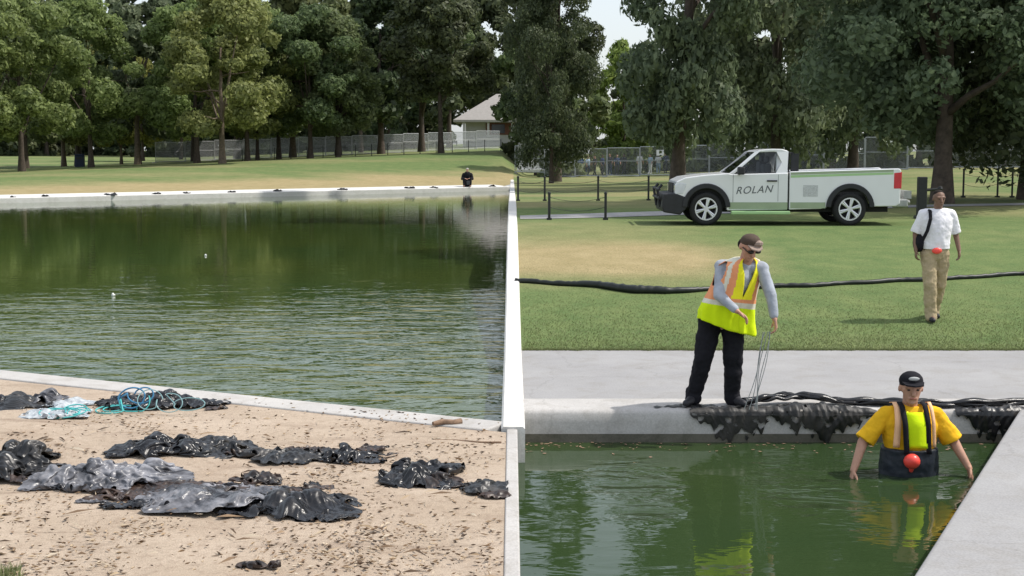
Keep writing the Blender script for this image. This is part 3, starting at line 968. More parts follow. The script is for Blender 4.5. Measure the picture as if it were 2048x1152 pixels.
M['plastic_brown'] = plastic_mat('muddy_plastic', (0.012, 0.008, 0.007), (0.085, 0.05, 0.036), 0.45, 0.68, 0.35)
M['plastic_matte'] = plastic_mat('matte_plastic', (0.010, 0.010, 0.010), (0.06, 0.055, 0.05), 0.45, 0.7, 0.5, 0.75)
M['clear_film'] = plastic_mat('clear_film', (0.26, 0.29, 0.32), (0.50, 0.53, 0.55), 0.4, 0.62, 0.15, 0.3)

def sheet_mesh(seed, sx, sy, h, ang=0.0, peaks=4, flat=0.2, irregular=0.3, nu=None, comp=1.25, cell=0.022, iters=110, **kw):
    """a plastic sheet pushed together on the ground: an inextensible grid confined to a smaller, ragged outline so that it buckles into folds"""
    rng = np.random.default_rng(seed)
    h = h * 0.75
    comp = comp + 0.25 * rng.random()
    cell = max(cell, 2 * max(sx, sy) * comp / 84)
    if nu: cell = 2 * sx * comp / nu
    n = max(12, int(2 * sx * comp / cell)); m = max(10, int(2 * sy * comp / cell))
    u = (np.arange(n) - (n - 1) / 2) / ((n - 1) / 2); v = (np.arange(m) - (m - 1) / 2) / ((m - 1) / 2)
    U, Vv = np.meshgrid(u, v)
    def wav(k, lo, hi):
        f = 0
        for _ in range(k):
            w = rng.uniform(lo, hi); a = rng.random() * 6.28
            f = f + rng.normal() * np.sin((U * sx * math.cos(a) + Vv * sy * math.sin(a)) * w + rng.random() * 6.28) / math.sqrt(k)
        return f
    P = np.zeros((m, n, 3))
    P[..., 0] = U * sx * 0.92 + 0.10 * sx * wav(4, 3, 8) * 0.5
    P[..., 1] = Vv * sy * 0.92 + 0.10 * sy * wav(4, 3, 8) * 0.5
    P[..., 2] = np.abs(wav(6, 3, 9)) * h * 0.55 + np.abs(wav(6, 9, 24)) * h * 0.25 + 0.03
    hills = []
    for k in range(peaks):
        a = rng.random() * 6.28; q = math.sqrt(rng.random()) * 0.62
        hills.append((math.cos(a) * q * sx, math.sin(a) * q * sy, sx * rng.uniform(0.16, 0.38), sy * rng.uniform(0.25, 0.5), rng.uniform(0.5, 1.0)))
    def floor_(x, y):
        f = np.zeros_like(x)
        for (cx, cy, wx, wy, g) in hills:
            f = np.maximum(f, g * np.exp(-((x - cx) / wx) ** 2 - ((y - cy) / wy) ** 2))
        return f
    P[..., 2] += floor_(P[..., 0], P[..., 1]) * h * 0.6
    kk = [(rng.normal() / k, rng.random() * 6.28) for k in range(2, 12)]
    rest = cell
    dg = cell * math.sqrt(2)
    S = slice
    def pairs(k):
        return ((S(None), S(0, -k)), (S(None), S(k, None))), ((S(0, -k), S(None)), (S(k, None), S(None)))
    cons = []
    for a, b in pairs(1): cons.append((a, b, rest, 0.9, False))
    cons.append(((S(0, -1), S(0, -1)), (S(1, None), S(1, None)), dg, 0.45, False)); cons.append(((S(0, -1), S(1, None)), (S(1, None), S(0, -1)), dg, 0.45, False))
    for a, b in pairs(2): cons.append((a, b, rest * 1.6, 0.6, True))
    for a, b in pairs(4): cons.append((a, b, rest * 2.9, 0.4, True))
    if min(n, m) > 14:
        for a, b in pairs(7): cons.append((a, b, rest * 4.2, 0.2, True))
    for it in range(iters):
        for (sa, sb, L, w, co) in cons:
            d = P[sb] - P[sa]
            l = np.sqrt((d * d).sum(-1, keepdims=True)) + 1e-9
            q = (l - L) / l * 0.5 * w
            if co: q = np.minimum(q, 0)
            d = d * q * 0.6
            P[sa] += d; P[sb] -= d
        fl = 0.006 + floor_(P[..., 0], P[..., 1]) * h * 0.5
        P[..., 2] -= 0.0012
        over = P[..., 2] - (fl + 0.05 + 0.22 * h)
        P[..., 2] -= np.clip(over, 0, 1) * 0.2
        P[..., 2] = np.maximum(P[..., 2], fl)
        th = np.arctan2(P[..., 1] / sy, P[..., 0] / sx)
        lim = 1.0
        for k, (am, phs) in enumerate(kk): lim = lim + irregular * 1.1 * am * np.cos((k + 2) * th + phs)
        lim = np.clip(lim, 0.5, 1.4)
        r = np.sqrt((P[..., 0] / sx) ** 2 + (P[..., 1] / sy) ** 2) + 1e-9
        f = np.where(r > lim, 1 - 0.5 * (1 - lim / r), 1.0)
        P[..., 0] *= f; P[..., 1] *= f
    c, s_ = math.cos(ang), math.sin(ang)
    x, y, z = P[..., 0], P[..., 1], P[..., 2]
    me = grid_mesh('sheet', x * c - y * s_, x * s_ + y * c, z)
    me.polygons.foreach_set('use_smooth', [True] * len(me.polygons))
    return me

def strips(base, seed, n, spread, mats):
    """torn flat strips lying round a heap"""
    rng = np.random.default_rng(seed)
    out = []
    for i in range(n):
        a = rng.random() * 6.28
        L = rng.uniform(0.10, 0.30)
        out.append((math.cos(a) * spread[0] * rng.uniform(0.7, 1.1), math.sin(a) * spread[1] * rng.uniform(0.7, 1.1), L, L * rng.uniform(0.15, 0.4), rng.uniform(0.03, 0.08), mats[i % len(mats)], seed * 13 + i, rng.normal() * 0.5, dict(peaks=3, nu=34)))
    return out

def pile(name, label, sheets, base, cat='plastic sheet', group='crumpled plastic on the paved bank'):
    """sheets: (dx, dy, sx, sy, h, mat, seed, ang[, kwargs]) in metres about the base"""
    root = empty(name, base, 0, label, cat, group)
    for s in sheets:
        kw = s[8] if len(s) > 8 else {}
        me = sheet_mesh(s[6], s[2], s[3], s[4], ang=s[7], **kw)
        o = link('sheet', me, M[s[5]], root, (s[0], s[1], 0.004))
        o.modifiers.new('fine', 'SUBSURF').render_levels = 1
    return root

def gx(px, py): return at_z(px, py)
# big grey and black sheet in the middle
c0 = gx(390, 985)
pile('plastic_sheet', 'large silvery grey plastic sheet spread in front of the black heaps', [
    (gx(215, 960).x - c0.x, gx(215, 960).y - c0.y, 0.64, 0.46, 0.32, 'plastic_grey', 31, 0.15, dict(peaks=4)),
    (gx(440, 1000).x - c0.x, gx(440, 1000).y - c0.y, 0.66, 0.42, 0.26, 'plastic_grey', 32, -0.12, dict(peaks=5)),
    (gx(330, 985).x - c0.x, gx(330, 985).y - c0.y, 0.66, 0.30, 0.12, 'plastic_brown', 33, -0.1, {}),
    (gx(215, 1000).x - c0.x, gx(215, 1000).y - c0.y, 0.22, 0.07, 0.04, 'plastic_brown', 45, -0.1, {}),
] + strips(c0, 3, 7, (1.0, 0.42), ('plastic', 'plastic_brown', 'plastic_grey')), c0)
c1 = gx(600, 1022)
pile('plastic_sheet', 'shiny black plastic heap at the right end of the silvery sheet', [
    (0, 0.05, 0.46, 0.34, 0.36, 'plastic', 34, -0.1, dict(peaks=4)),
    (gx(655, 1000).x - c1.x, 0.22, 0.22, 0.2, 0.30, 'plastic_dusty', 35, 0.4, dict(peaks=3)),
    (gx(512, 1010).x - c1.x, 0.05, 0.20, 0.24, 0.26, 'plastic', 36, 0.3, dict(peaks=3)),
    (gx(520, 960).x - c1.x, gx(520, 960).y - c1.y, 0.16, 0.2, 0.18, 'plastic_brown', 46, 0.3, dict(peaks=3)),
] + strips(c1, 6, 4, (0.55, 0.3), ('plastic', 'plastic_dusty')), c1)
c2 = gx(380, 905)
pile('plastic_sheet', 'ragged black plastic heap behind the silvery sheet', [
    (gx(330, 900).x - c2.x, 0.05, 0.46, 0.40, 0.34, 'plastic', 37, 0.1, dict(peaks=5)),
    (gx(430, 895).x - c2.x, 0.10, 0.36, 0.34, 0.24, 'plastic_dusty', 38, -0.2, dict(peaks=5)),
    (gx(262, 895).x - c2.x, 0.0, 0.15, 0.22, 0.26, 'plastic', 39, 0.0, dict(peaks=3)),
] + strips(c2, 4, 6, (0.6, 0.38), ('plastic', 'plastic_brown')), c2)
c3 = gx(630, 915)
pile('plastic_sheet', 'long low strip of torn black plastic reaching toward the right bag', [
    (gx(560, 912).x - c3.x, 0, 0.40, 0.24, 0.16, 'plastic_dusty', 40, -0.05, dict(peaks=6)),
    (gx(680, 915).x - c3.x, 0, 0.38, 0.18, 0.13, 'plastic', 41, 0.0, dict(peaks=6)),
    (gx(745, 900).x - c3.x, gx(745, 900).y - c3.y, 0.16, 0.10, 0.07, 'plastic_brown', 47, 0.2, dict(peaks=3)),
] + strips(c3, 5, 5, (0.6, 0.25), ('plastic', 'plastic_brown')), c3)
c4 = gx(845, 962)
pile('plastic_bag', 'rounded shiny black plastic bag heap near the right end of the bank', [
    (0, 0.12, 0.36, 0.44, 0.44, 'plastic', 42, 0.0, dict(peaks=3, flat=0.4)),
    (gx(870, 970).x - c4.x, -0.10, 0.28, 0.18, 0.20, 'plastic_brown', 43, -0.15, dict(peaks=4)),
    (gx(795, 960).x - c4.x, -0.05, 0.14, 0.24, 0.2, 'plastic', 48, -0.15, dict(peaks=3)),
], c4, 'plastic bag')
c5 = gx(970, 985)
pile('plastic_strip', 'flattened black plastic strip between the shiny bag heap and the pool edge', [
    (0, 0.1, 0.19, 0.22, 0.16, 'plastic_dusty', 49, -0.1, dict(peaks=4, irregular=0.15)),
    (0.08, -0.12, 0.12, 0.1, 0.08, 'plastic_brown', 50, -0.3, dict(irregular=0.15)),
], c5)
c6 = gx(20, 945)
pile('plastic_sheet', 'tall black plastic heap cut by the left edge of the view', [
    (-0.15, 0.12, 0.48, 0.50, 0.46, 'plastic_dusty', 51, 0.2, dict(peaks=5)),
    (gx(60, 905).x - c6.x, gx(60, 915).y - c6.y, 0.26, 0.26, 0.26, 'plastic', 52, -0.2, dict(peaks=3)),
    (gx(80, 955).x - c6.x, 0.0, 0.2, 0.1, 0.06, 'plastic_brown', 53, 0, {}),
] + strips(c6, 7, 5, (0.5, 0.4), ('plastic', 'plastic_brown')), c6)
c7 = gx(40, 815)
pile('plastic_bag', 'black and grey plastic bags heaped by the coping at the upper left', [
    (gx(35, 812).x - c7.x, 0.1, 0.40, 0.42, 0.30, 'plastic_dusty', 54, 0.1, dict(peaks=4)),
    (gx(92, 800).x - c7.x, 0.35, 0.2, 0.26, 0.24, 'plastic_grey', 55, 0.1, dict(peaks=2)),
    (gx(10, 800).x - c7.x, 0.3, 0.2, 0.26, 0.26, 'plastic', 56, 0.1, dict(peaks=2)),
], c7, 'plastic bag')
c8 = gx(110, 830)
pile('plastic_film', 'crumpled clear and bluish plastic film beside the upper left bags', [
    (0, 0, 0.33, 0.30, 0.15, 'clear_film', 57, 0.2, dict(peaks=5)),
    (gx(140, 812).x - c8.x, gx(140, 812).y - c8.y, 0.26, 0.26, 0.16, 'clear_film', 58, -0.2, dict(peaks=4)),
], c8, 'plastic film')
c9 = gx(310, 808)
pile('folded_tarpaulin', 'dark folded tarpaulin with coiled blue rope lying on the coping', [
    (gx(285, 805).x - c9.x, 0.05, 0.46, 0.40, 0.36, 'plastic', 59, 0.0, dict(peaks=3, irregular=0.12)),
    (gx(395, 805).x - c9.x, -0.02, 0.36, 0.2, 0.2, 'plastic', 60, -0.1, dict(peaks=3, flat=0.4, irregular=0.15)),
], c9, 'tarpaulin')
c10 = gx(432, 818)
pile('plastic_scrap', 'small dark scrap of plastic right of the folded tarpaulin', [(0, 0, 0.12, 0.08, 0.06, 'plastic_brown', 61, 0, {})], c10, 'plastic scrap')
c11 = gx(505, 1136)
pile('plastic_scrap', 'flat dark brown scrap near the bottom of the sandy ground', [(0, 0, 0.12, 0.05, 0.03, 'plastic_brown', 62, 0, {}), (0.14, -0.02, 0.05, 0.03, 0.02, 'plastic_brown', 63, 0, {})], c11, 'plastic scrap')

# ropes
M['rope_blue'] = plain('blue_rope', (0.05, 0.20, 0.36), 0.6, 0.2, 30)
M['rope_teal'] = plain('teal_rope', (0.07, 0.42, 0.42), 0.6, 0.2, 30)
M['rope_pale'] = plain('pale_blue_rope', (0.22, 0.38, 0.40), 0.6, 0.2, 30)
def rope(name, label, base, mat, loops, rad=0.012, seed=1, cat='rope'):
    rng = np.random.default_rng(seed)
    pts = []
    for (cx, cy, cz, rx, ry, rz, a0, a1, n) in loops:
        p1, p2 = rng.random() * 6, rng.random() * 6
        for t in np.linspace(a0, a1, n * 3):
            w = 1 + 0.28 * math.sin(0.63 * t + p1) + 0.12 * math.sin(1.7 * t + p2)
            pts.append((cx + rx * w * math.cos(t) + 0.03 * math.sin(0.31 * t + p2), cy + ry * w * math.sin(t) * 0.7, max(rad, cz + rz * w * math.sin(t) * 0.8)))
    o = MB().tube(pts, rad, 6).build(name, mat, smooth=True, loc=base)
    return tag(o, label, cat, 'ropes on the paved bank')
b0 = gx(255, 822)
rope('rope', 'bright blue and teal rope coil at the left end of the folded tarpaulin', b0, M['rope_teal'], [(-0.12, 0.0, 0.02, 0.13, 0.16, 0.015, 0, 12.0, 50), (0.06, 0, 0.12, 0.14, 0.06, 0.12, 3.14, 6.6, 16)], 0.007, 2)
rope('rope', 'blue rope looping up over the folded tarpaulin', b0 + Vector((0.02, 0.03, 0)), M['rope_blue'], [(0.05, 0.0, 0.13, 0.15, 0.05, 0.13, 2.9, 9.6, 30), (0.12, 0.02, 0.16, 0.10, 0.05, 0.09, 3.0, 9.4, 26)], 0.008, 3)
rope('rope', 'thin pale rope strung in loops along the folded tarpaulin', b0 + Vector((0.3, -0.03, 0)), M['rope_pale'], [(0.0, -0.10, 0.14, 0.10, 0.08, 0.10, 0, 5.3, 20), (0.16, -0.12, 0.13, 0.13, 0.06, 0.10, 3, 8.3, 20), (0.34, -0.12, 0.09, 0.14, 0.06, 0.06, 3, 9.3, 20)], 0.005, 4)
b1 = gx(120, 833)
rope('rope', 'tangled teal rope in front of the clear plastic film', b1, M['rope_teal'], [(0, -0.05, 0.05, 0.16, 0.12, 0.03, 0, 14, 60), (0.16, -0.02, 0.06, 0.10, 0.1, 0.04, 0, 9, 30)], 0.006, 5)

M['wood'] = plain('weathered_wood', (0.23, 0.15, 0.10), 0.85, 0.35, 20, bmp=0.5)
def log():
    a, b = gx(866, 855), gx(922, 850)
    mid = (a + b) / 2
    o = MB().tube([a - mid + Vector((0, 0, 0.035)), Vector((-0.05, 0, 0.042)), Vector((0.06, 0.01, 0.036)), b - mid + Vector((0, 0, 0.035))], [0.020, 0.027, 0.025, 0.030], 10).build('log', M['wood'], smooth=False, loc=mid)
    tag(o, 'short piece of brown log lying by the coping near the right end', 'log')
log()
a = gx(868, 885); 
tag(MB().tube([(0, 0, 0.012), (0.2, -0.03, 0.014), (0.42, -0.10, 0.012), (0.6, -0.10, 0.012)], 0.008, 5).build('twig', M['wood'], loc=gx(868, 882)), 'long thin twig on the sand behind the shiny black bag', 'twig')

# leaf litter, twigs and grit on the paved bank
def litter():
    rng = np.random.default_rng(77)
    V, F, MI = [], [], []
    n = 0
    cl = rng.random((70, 2)); 
    for i in range(4600):
        if i % 3 == 0:
            px, py = rng.uniform(-560, 1000), 1190 - 360 * rng.random() ** 1.0
        else:
            c = cl[int(rng.integers(70))]
            px, py = -480 + c[0] * 1480 + rng.normal() * 60, 1150 - 330 * c[1] + rng.normal() * 14
        p = at_z(px, py)
        if p.x > -0.06 or p.y > near_edge(p.x) - 0.10: continue
        L = rng.uniform(0.007, 0.030) * (1.3 if rng.random() < 0.1 else 1); w = L * rng.uniform(0.15, 0.5)
        a = rng.random() * 6.28
        ca, sa = math.cos(a), math.sin(a)
        z0 = 0.014 + (0.008 if p.y > near_edge(p.x) - CW else 0)
        cu = rng.uniform(0.0, 0.45) * L
        q = [(-L, 0, 0), (-0.1 * L, w, cu * rng.uniform(0.3, 1)), (L, 0, cu * rng.uniform(0, 1)), (-0.1 * L, -w, cu * rng.uniform(0.0, 1)), (-0.1 * L, 0, -0.006)]
        for (x, y, z) in q:
            V.append((p.x + x * ca - y * sa, p.y + x * sa + y * ca, z0 + z))
        F += [(n, n + 4, n + 1), (n + 1, n + 4, n + 2), (n + 2, n + 4, n + 3), (n + 3, n + 4, n)]
        n += 5
    for i in range(90):
        p = at_z(rng.uniform(-20, 1000), 1160 - 320 * rng.random())
        if p.x > -0.1 or p.y > near_edge(p.x) - CW: continue
        L = rng.uniform(0.03, 0.12); w = rng.uniform(0.002, 0.005); a = rng.random() * 6.28; ca, sa = math.cos(a), math.sin(a)
        for (x, y, z) in ((-L, -w, 0), (-L, w, 0), (L, 0, 0.002), (-L * 0.2, 0, w * 3 + 0.004)):
            V.append((p.x + x * ca - y * sa, p.y + x * sa + y * ca, 0.012 + z))
        F += [(n, n + 2, n + 3), (n + 1, n + 3, n + 2), (n, n + 3, n + 1)]
        n += 4
    me = np_mesh('leaf_litter', np.array(V), np.array(F))
    m, nt, b = new_mat('dead_leaf')
    g = nt.nodes.new('ShaderNodeNewGeometry')
    r = ramp(nt, g.outputs['Random Per Island'], [(0.0, (0.05, 0.032, 0.022)), (0.25, (0.12, 0.075, 0.045)), (0.5, (0.27, 0.18, 0.11)), (0.75, (0.42, 0.32, 0.21)), (1.0, (0.52, 0.45, 0.36))])
    nt.links.new(r.outputs[0], b.inputs['Base Color']); b.inputs['Roughness'].default_value = 0.9
    tag(link('leaf_litter', me, m), 'brown leaf litter and grit scattered over the sandy bank', 'leaf litter', kind='stuff')
litter()

# grass blades along the lawns' near parts
def blades():
    rng = np.random.default_rng(5)
    N = 60000
    y = APRON + (24 - APRON) * rng.random(N) ** 1.8 - 0.03
    x = rng.uniform(0.14, 0.42, N) * 0 + rng.random(N) * 11.2 * (y / 24) + 0.14
    k = 9000                                           # ragged tufts leaning over the walk
    x[:k] = rng.random(k) * 9 + 0.14
    cl = 0.5 + 0.5 * np.sin(x[:k] * 7.0 + 2 * np.sin(x[:k] * 2.3)) * np.sin(x[:k] * 17.0)
    y[:k] = APRON + 0.03 - 0.10 * rng.random(k) * cl
    z = np.maximum(height(x, y), 0)
    a = rng.random(N) * 6.28
    h = rng.uniform(0.012, 0.034, N) * np.clip(1.2 - (y - APRON) / 6, 0.3, 1)
    w = 0.006
    lx, ly = rng.normal(size=N) * 0.02, rng.normal(size=N) * 0.02
    V = np.stack([np.stack([x - w * np.cos(a), y - w * np.sin(a), z - 0.005], -1), np.stack([x + w * np.cos(a), y + w * np.sin(a), z - 0.005], -1), np.stack([x + lx, y + ly, z + h], -1)], 1).reshape(-1, 3)
    me = np_mesh('grass', V, np.arange(3 * N).reshape(N, 3))
    tag(link('grass', me, M['blade']), 'short mown grass of the right lawn', 'grass', kind='stuff')
M['blade'] = leaf_mat('grass_blade', (0.14, 0.175, 0.07), (0.22, 0.245, 0.10), 0.3, 0.01)
blades()
def tuft():
    rng = np.random.default_rng(6)
    V = []
    for i in range(700):
        p = at_z(-30 + 75 * rng.random() ** 1.5, 1185 - 45 * rng.random())
        h = rng.uniform(0.03, 0.08); a = rng.random() * 6.28
        V += [(p.x - 0.004 * math.cos(a), p.y - 0.004 * math.sin(a), 0.0), (p.x + 0.004 * math.cos(a), p.y + 0.004 * math.sin(a), 0.0), (p.x + rng.normal() * 0.025, p.y + rng.normal() * 0.025, h)]
    me = np_mesh('grass', np.array(V), np.arange(len(V)).reshape(-1, 3))
    tag(link('grass', me, M['blade']), 'small tuft of green grass at the bottom left corner', 'grass', kind='stuff')
tuft()

# leaves and scum floating along the near pool's far wall
def scum():
    rng = np.random.default_rng(21)
    V, F = [], []
    for i in range(150):
        x = 0.1 + (CORNER.x - 0.4) * rng.random() ** 1.6; y = BFAR - 0.04 - abs(rng.normal()) * 0.22
        L = rng.uniform(0.008, 0.03); w = L * rng.uniform(0.3, 0.7); a = rng.random() * 6.28
        q = len(V)
        for (u, v) in ((-L, 0), (0, w), (L, 0), (0, -w)):
            V.append((x + u * math.cos(a) - v * math.sin(a), y + u * math.sin(a) + v * math.cos(a), WB + 0.003 + 0.004 * rng.random()))
        F.append((q, q + 1, q + 2, q + 3))
    tag(link('floating_leaves', np_mesh('floating_leaves', np.array(V), np.array(F)), M['wood']), 'dead leaves and bits floating along the near pool wall', 'leaves', kind='stuff')
scum()

# dark scraps left along the far coping, floating bits
for i, (px, w) in enumerate([(28, 10), (92, 14), (222, 30), (314, 18), (375, 14), (465, 16), (556, 18), (686, 20), (820, 22), (868, 16), (985, 14)]):
    x = (px - 1024) / FPX * 85
    for _ in range(6):
        y = fe(x) + 0.45
        x = (px - 1024) / FPX * y
    s = w / FPX * y * 0.5
    me = sheet_mesh(100 + i, s, 0.3, 0.22, nu=24, peaks=3)
    o = link('plastic_scrap', me, M['plastic'], None, (x, y, 0.05))
    tag(o, 'small crumpled black plastic scrap on the far pool edge', 'plastic scrap', 'scraps along the far coping')
M['foam'] = plain('white_foam', (0.8, 0.8, 0.78), 0.6, 0.05, 10)
for (px, py, r, lab) in [(226, 592, 0.032, 'larger white scrap floating on the green pool'), (411, 512, 0.028, 'smaller white scrap floating farther out on the green pool')]:
    p = at_z(px, py, WA)
    mb = MB(); mb.ball((0, 0, 0.02), (r, r * 0.8, r * 1.3), 8); mb.ball((r * 0.7, 0.01, 0.02), (r * 0.7, r * 0.6, r * 0.6), 8)
    tag(mb.build('floating_scrap', M['foam'], smooth=True, loc=p), lab, 'scrap')

# ---------------------------------------------------------------- hose across the lawn
M['hose'] = plain('dark_hose', (0.014, 0.018, 0.016), 0.45, 0.3, 12)
def hose():
    rng = np.random.default_rng(9)
    ctl = [(1030, 566), (1120, 573), (1200, 578), (1270, 586), (1330, 588), (1420, 583), (1540, 577), (1650, 573), (1760, 569), (1870, 562), (1960, 557), (2060, 553), (2300, 548)]
    P = [hit(a, b, 18) for a, b in ctl]
    pts, rs = [], []
    for i in range(len(P) - 1):
        for t in np.linspace(0, 1, 14, endpoint=False):
            p = P[i].lerp(P[i + 1], t)
            p.y += 0.05 * math.sin(p.x * 2.3) + 0.03 * math.sin(p.x * 6.1)
            big = math.exp(-((p.x - 1.95) / 0.8) ** 2)
            r = 0.034 + 0.03 * big + 0.010 * rng.random()
            p.z = float(height(p.x, p.y)) + r * 0.85
            pts.append(p); rs.append(r)
    tag(MB().tube(pts, rs, 8).build('hose', M['hose'], smooth=True), 'long dark hose lying across the green lawn', 'hose')
hose()

# ---------------------------------------------------------------- black plastic along the near pool's far lip
def lip_profile(s):
    """distance s from the walk (positive) over the lip and down the face -> (y, z)"""
    if s > 0.04: return BFAR + s, 0.028
    if s > -0.04:
        t = (0.04 - s) / 0.08
        return BFAR + 0.04 - 0.068 * math.sin(t * math.pi / 2), 0.028 - 0.05 * (1 - math.cos(t * math.pi / 2))
    return BFAR - 0.03, -0.022 - (-0.04 - s)

def drape(name, label, x0, x1, top, low, seed, mat, bulk=0.08, torn=0.35, group='plastic draped over the pool lip', smin=None):
    """thin torn sheet lying over the lip: vertical folds, ragged edges, holes torn through it"""
    rng = np.random.default_rng(seed)
    n, m = int((x1 - x0) / 0.012) + 8, 80
    ph = rng.random(40) * 6.28
    X = np.zeros((m, n)); Y = X.copy(); Z = X.copy(); Hh = X.copy()
    for j in range(n):
        x = x0 + (x1 - x0) * j / (n - 1)
        e = min(1, 2.6 * min(j / (n - 1), 1 - j / (n - 1))) ** 0.7
        rg = 0.12 * math.sin(x * 19 + ph[20]) + 0.10 * math.sin(x * 41 + ph[21]) + 0.07 * math.sin(x * 83 + ph[22])
        tp = top * (0.62 + 0.22 * math.sin(x * 4 + ph[0]) + rg) * (0.25 + 0.75 * e)
        bt = (-0.04 - low * (0.62 + 0.22 * math.sin(x * 6 + ph[2]) + 1.3 * rg) * e) if smin is None else smin + 0.10 * (1 - e) + 0.25 * abs(rg)
        for i in range(m):
            v = i / (m - 1)
            s = tp + (bt - tp) * v
            y, z = lip_profile(s)
            f = 0
            for k, lam in enumerate((0.22, 0.12, 0.07, 0.04)):
                q = (x + 0.35 * s * math.sin(ph[5 + k]) + 0.04 * math.sin(9 * s + 5 * x + ph[10 + k])) / lam + ph[k]
                f += lam * (abs((q % 1) - 0.5) * 2) ** 1.2
            f = f * bulk * 2.2 * math.sin(math.pi * min(1, max(0, v))) ** 0.6 * e
            if s > 0: z += f
            elif s > -0.04: y, z = y - f * 0.6, z + f * 0.6
            else: y -= f
            X[i, j], Y[i, j], Z[i, j] = x, y - 0.002, z
            Hh[i, j] = 0.5 + 0.25 * math.sin(x * 23 + 9 * s + ph[24]) * math.sin(s * 31 + 5 * x + ph[25]) + 0.25 * math.sin(x * 47 + ph[26] + 6 * s) * math.sin(s * 53 + ph[27]) - 0.10 + 0.28 * abs(v - 0.45)
    N = X.size
    idx = np.arange(N).reshape(m, n)
    F = np.stack([idx[:-1, :-1], idx[1:, :-1], idx[1:, 1:], idx[:-1, 1:]], -1).reshape(-1, 4)
    keep = (Hh[:-1, :-1] < 1.0 - torn).ravel()
    me = np_mesh(name, np.stack([X, Y, Z], -1).reshape(-1, 3), F[keep])
    me.polygons.foreach_set('use_smooth', [True] * len(me.polygons))
    o = link(name, me, M[mat])
    return tag(o, label, 'plastic sheet', group)
px2x = lambda px, d=13.1: (px - 1024) / FPX * d
drape('plastic_sheet', 'flat grey-black plastic under the feet of the worker in the vest', px2x(1315), px2x(1520), 0.34, 0.02, 71, 'plastic_dusty', 0.025, 0.25, smin=0.05)
drape('plastic_sheet', 'torn black plastic hanging over the pool lip below the worker in the vest', px2x(1385), px2x(1590), 0.20, 0.30, 72, 'plastic_matte', 0.04, 0.34)
drape('plastic_sheet', 'bunched black plastic hanging over the pool lip between the two workers', px2x(1520), px2x(1765), 0.34, 0.28, 73, 'plastic_matte', 0.08, 0.32)
drape('plastic_sheet', 'dark plastic hanging over the pool corner at the right', px2x(1925), px2x(2110), 0.26, 0.30, 74, 'plastic_dusty', 0.06, 0.30)
def bundle(label, ctl, r0, seed):
    rng = np.random.default_rng(seed)
    P = [Vector(c) for c in ctl]
    base = []
    for i in range(len(P) - 1):
        for t in np.linspace(0, 1, 16, endpoint=False): base.append(P[i].lerp(P[i + 1], t))
    mb = MB()
    for k in range(6):
        p0, p1, p2 = rng.random(3) * 6.28
        pts, rs = [], []
        for i, q in enumerate(base):
            t = i / 16.0
            r = r0 * (0.42 + 0.22 * math.sin(t * 2.1 + p0) + 0.14 * math.sin(t * 6.3 + p1))
            off = r0 * 0.9
            pts.append(q + Vector((0, off * math.sin(t * 1.9 + p1) + 0.01 * math.sin(t * 9 + p0), 0.02 + r * 0.6 + off * 0.35 * (1 + math.sin(t * 1.4 + p2)) + 0.006 * math.sin(t * 11 + p2))))
            rs.append(max(r, 0.012))
        mb.tube(pts, rs, 8, flat=0.55)
    o = mb.build('plastic_bundle', M['plastic'], smooth=True)
    tag(o, label, 'plastic sheet', 'plastic draped over the pool lip')
bundle('long twisted black plastic bundle running along the walk behind the worker in the water',
       [(px2x(1500), 13.30, 0), (px2x(1570), 13.42, 0.05), (px2x(1630), 13.45, 0.05), (px2x(1720), 13.40, 0), (px2x(1830), 13.30, 0), (px2x(1930), 13.25, 0), (px2x(2060), 13.40, 0), (px2x(2200), 13.5, 0)], 0.062, 5)

# ---------------------------------------------------------------- pickup truck
M['truck_white'] = plain('truck_white', (0.74, 0.75, 0.76), 0.28, 0.03, 2, spec=0.5, coat=0.5)
M['truck_green'] = plain('truck_green_stripe', (0.36, 0.56, 0.27), 0.35, 0.06, 3, coat=0.3)
M['truck_sage'] = plain('truck_sage_stripe', (0.30, 0.37, 0.24), 0.4, 0.08, 3, coat=0.3)
M['rubber'] = plain('rubber', (0.016, 0.016, 0.017), 0.8, 0.2, 20)
M['trim'] = plain('black_trim', (0.02, 0.021, 0.025), 0.55, 0.2, 10)
M['rim'] = plain('rim_alloy', (0.68, 0.69, 0.71), 0.3, 0.05, 10, metal=0.55)
M['lamp_red'] = plain('lamp_red', (0.55, 0.012, 0.02), 0.2, 0.1, 8, coat=0.5)
M['lamp_clear'] = plain('lamp_clear', (0.62, 0.64, 0.68), 0.12, 0.1, 8, coat=0.8)
M['seat_grey'] = plain('seat_grey', (0.16, 0.16, 0.17), 0.8, 0.1, 10)
M['letter_grey'] = plain('letter_grey', (0.10, 0.11, 0.12), 0.5, 0.1, 10)
M['chrome_grey'] = plain('worn_grey', (0.33, 0.34, 0.33), 0.5, 0.2, 12, metal=0.3)
def glass_mat():
    m, nt, b = new_mat('tinted_glass')
    tr = nt.nodes.new('ShaderNodeBsdfTransparent'); tr.inputs[0].default_value = (0.5, 0.53, 0.53, 1)
    gl = nt.nodes.new('ShaderNodeBsdfGlossy'); gl.inputs['Roughness'].default_value = 0.03
    fr = nt.nodes.new('ShaderNodeFresnel'); fr.inputs[0].default_value = 1.45
    ms = nt.nodes.new('ShaderNodeMixShader')
    nt.links.new(fr.outputs[0], ms.inputs[0]); nt.links.new(tr.outputs[0], ms.inputs[1]); nt.links.new(gl.outputs[0], ms.inputs[2])
    nt.links.new(ms.outputs[0], nt.nodes['Material Output'].inputs['Surface'])
    return m
M['glass'] = glass_mat()

def arc(cx, cz, r, a0, a1, n=12):
    return [(cx + r * math.cos(R(a)), cz + r * math.sin(R(a))) for a in np.linspace(a0, a1, n)]

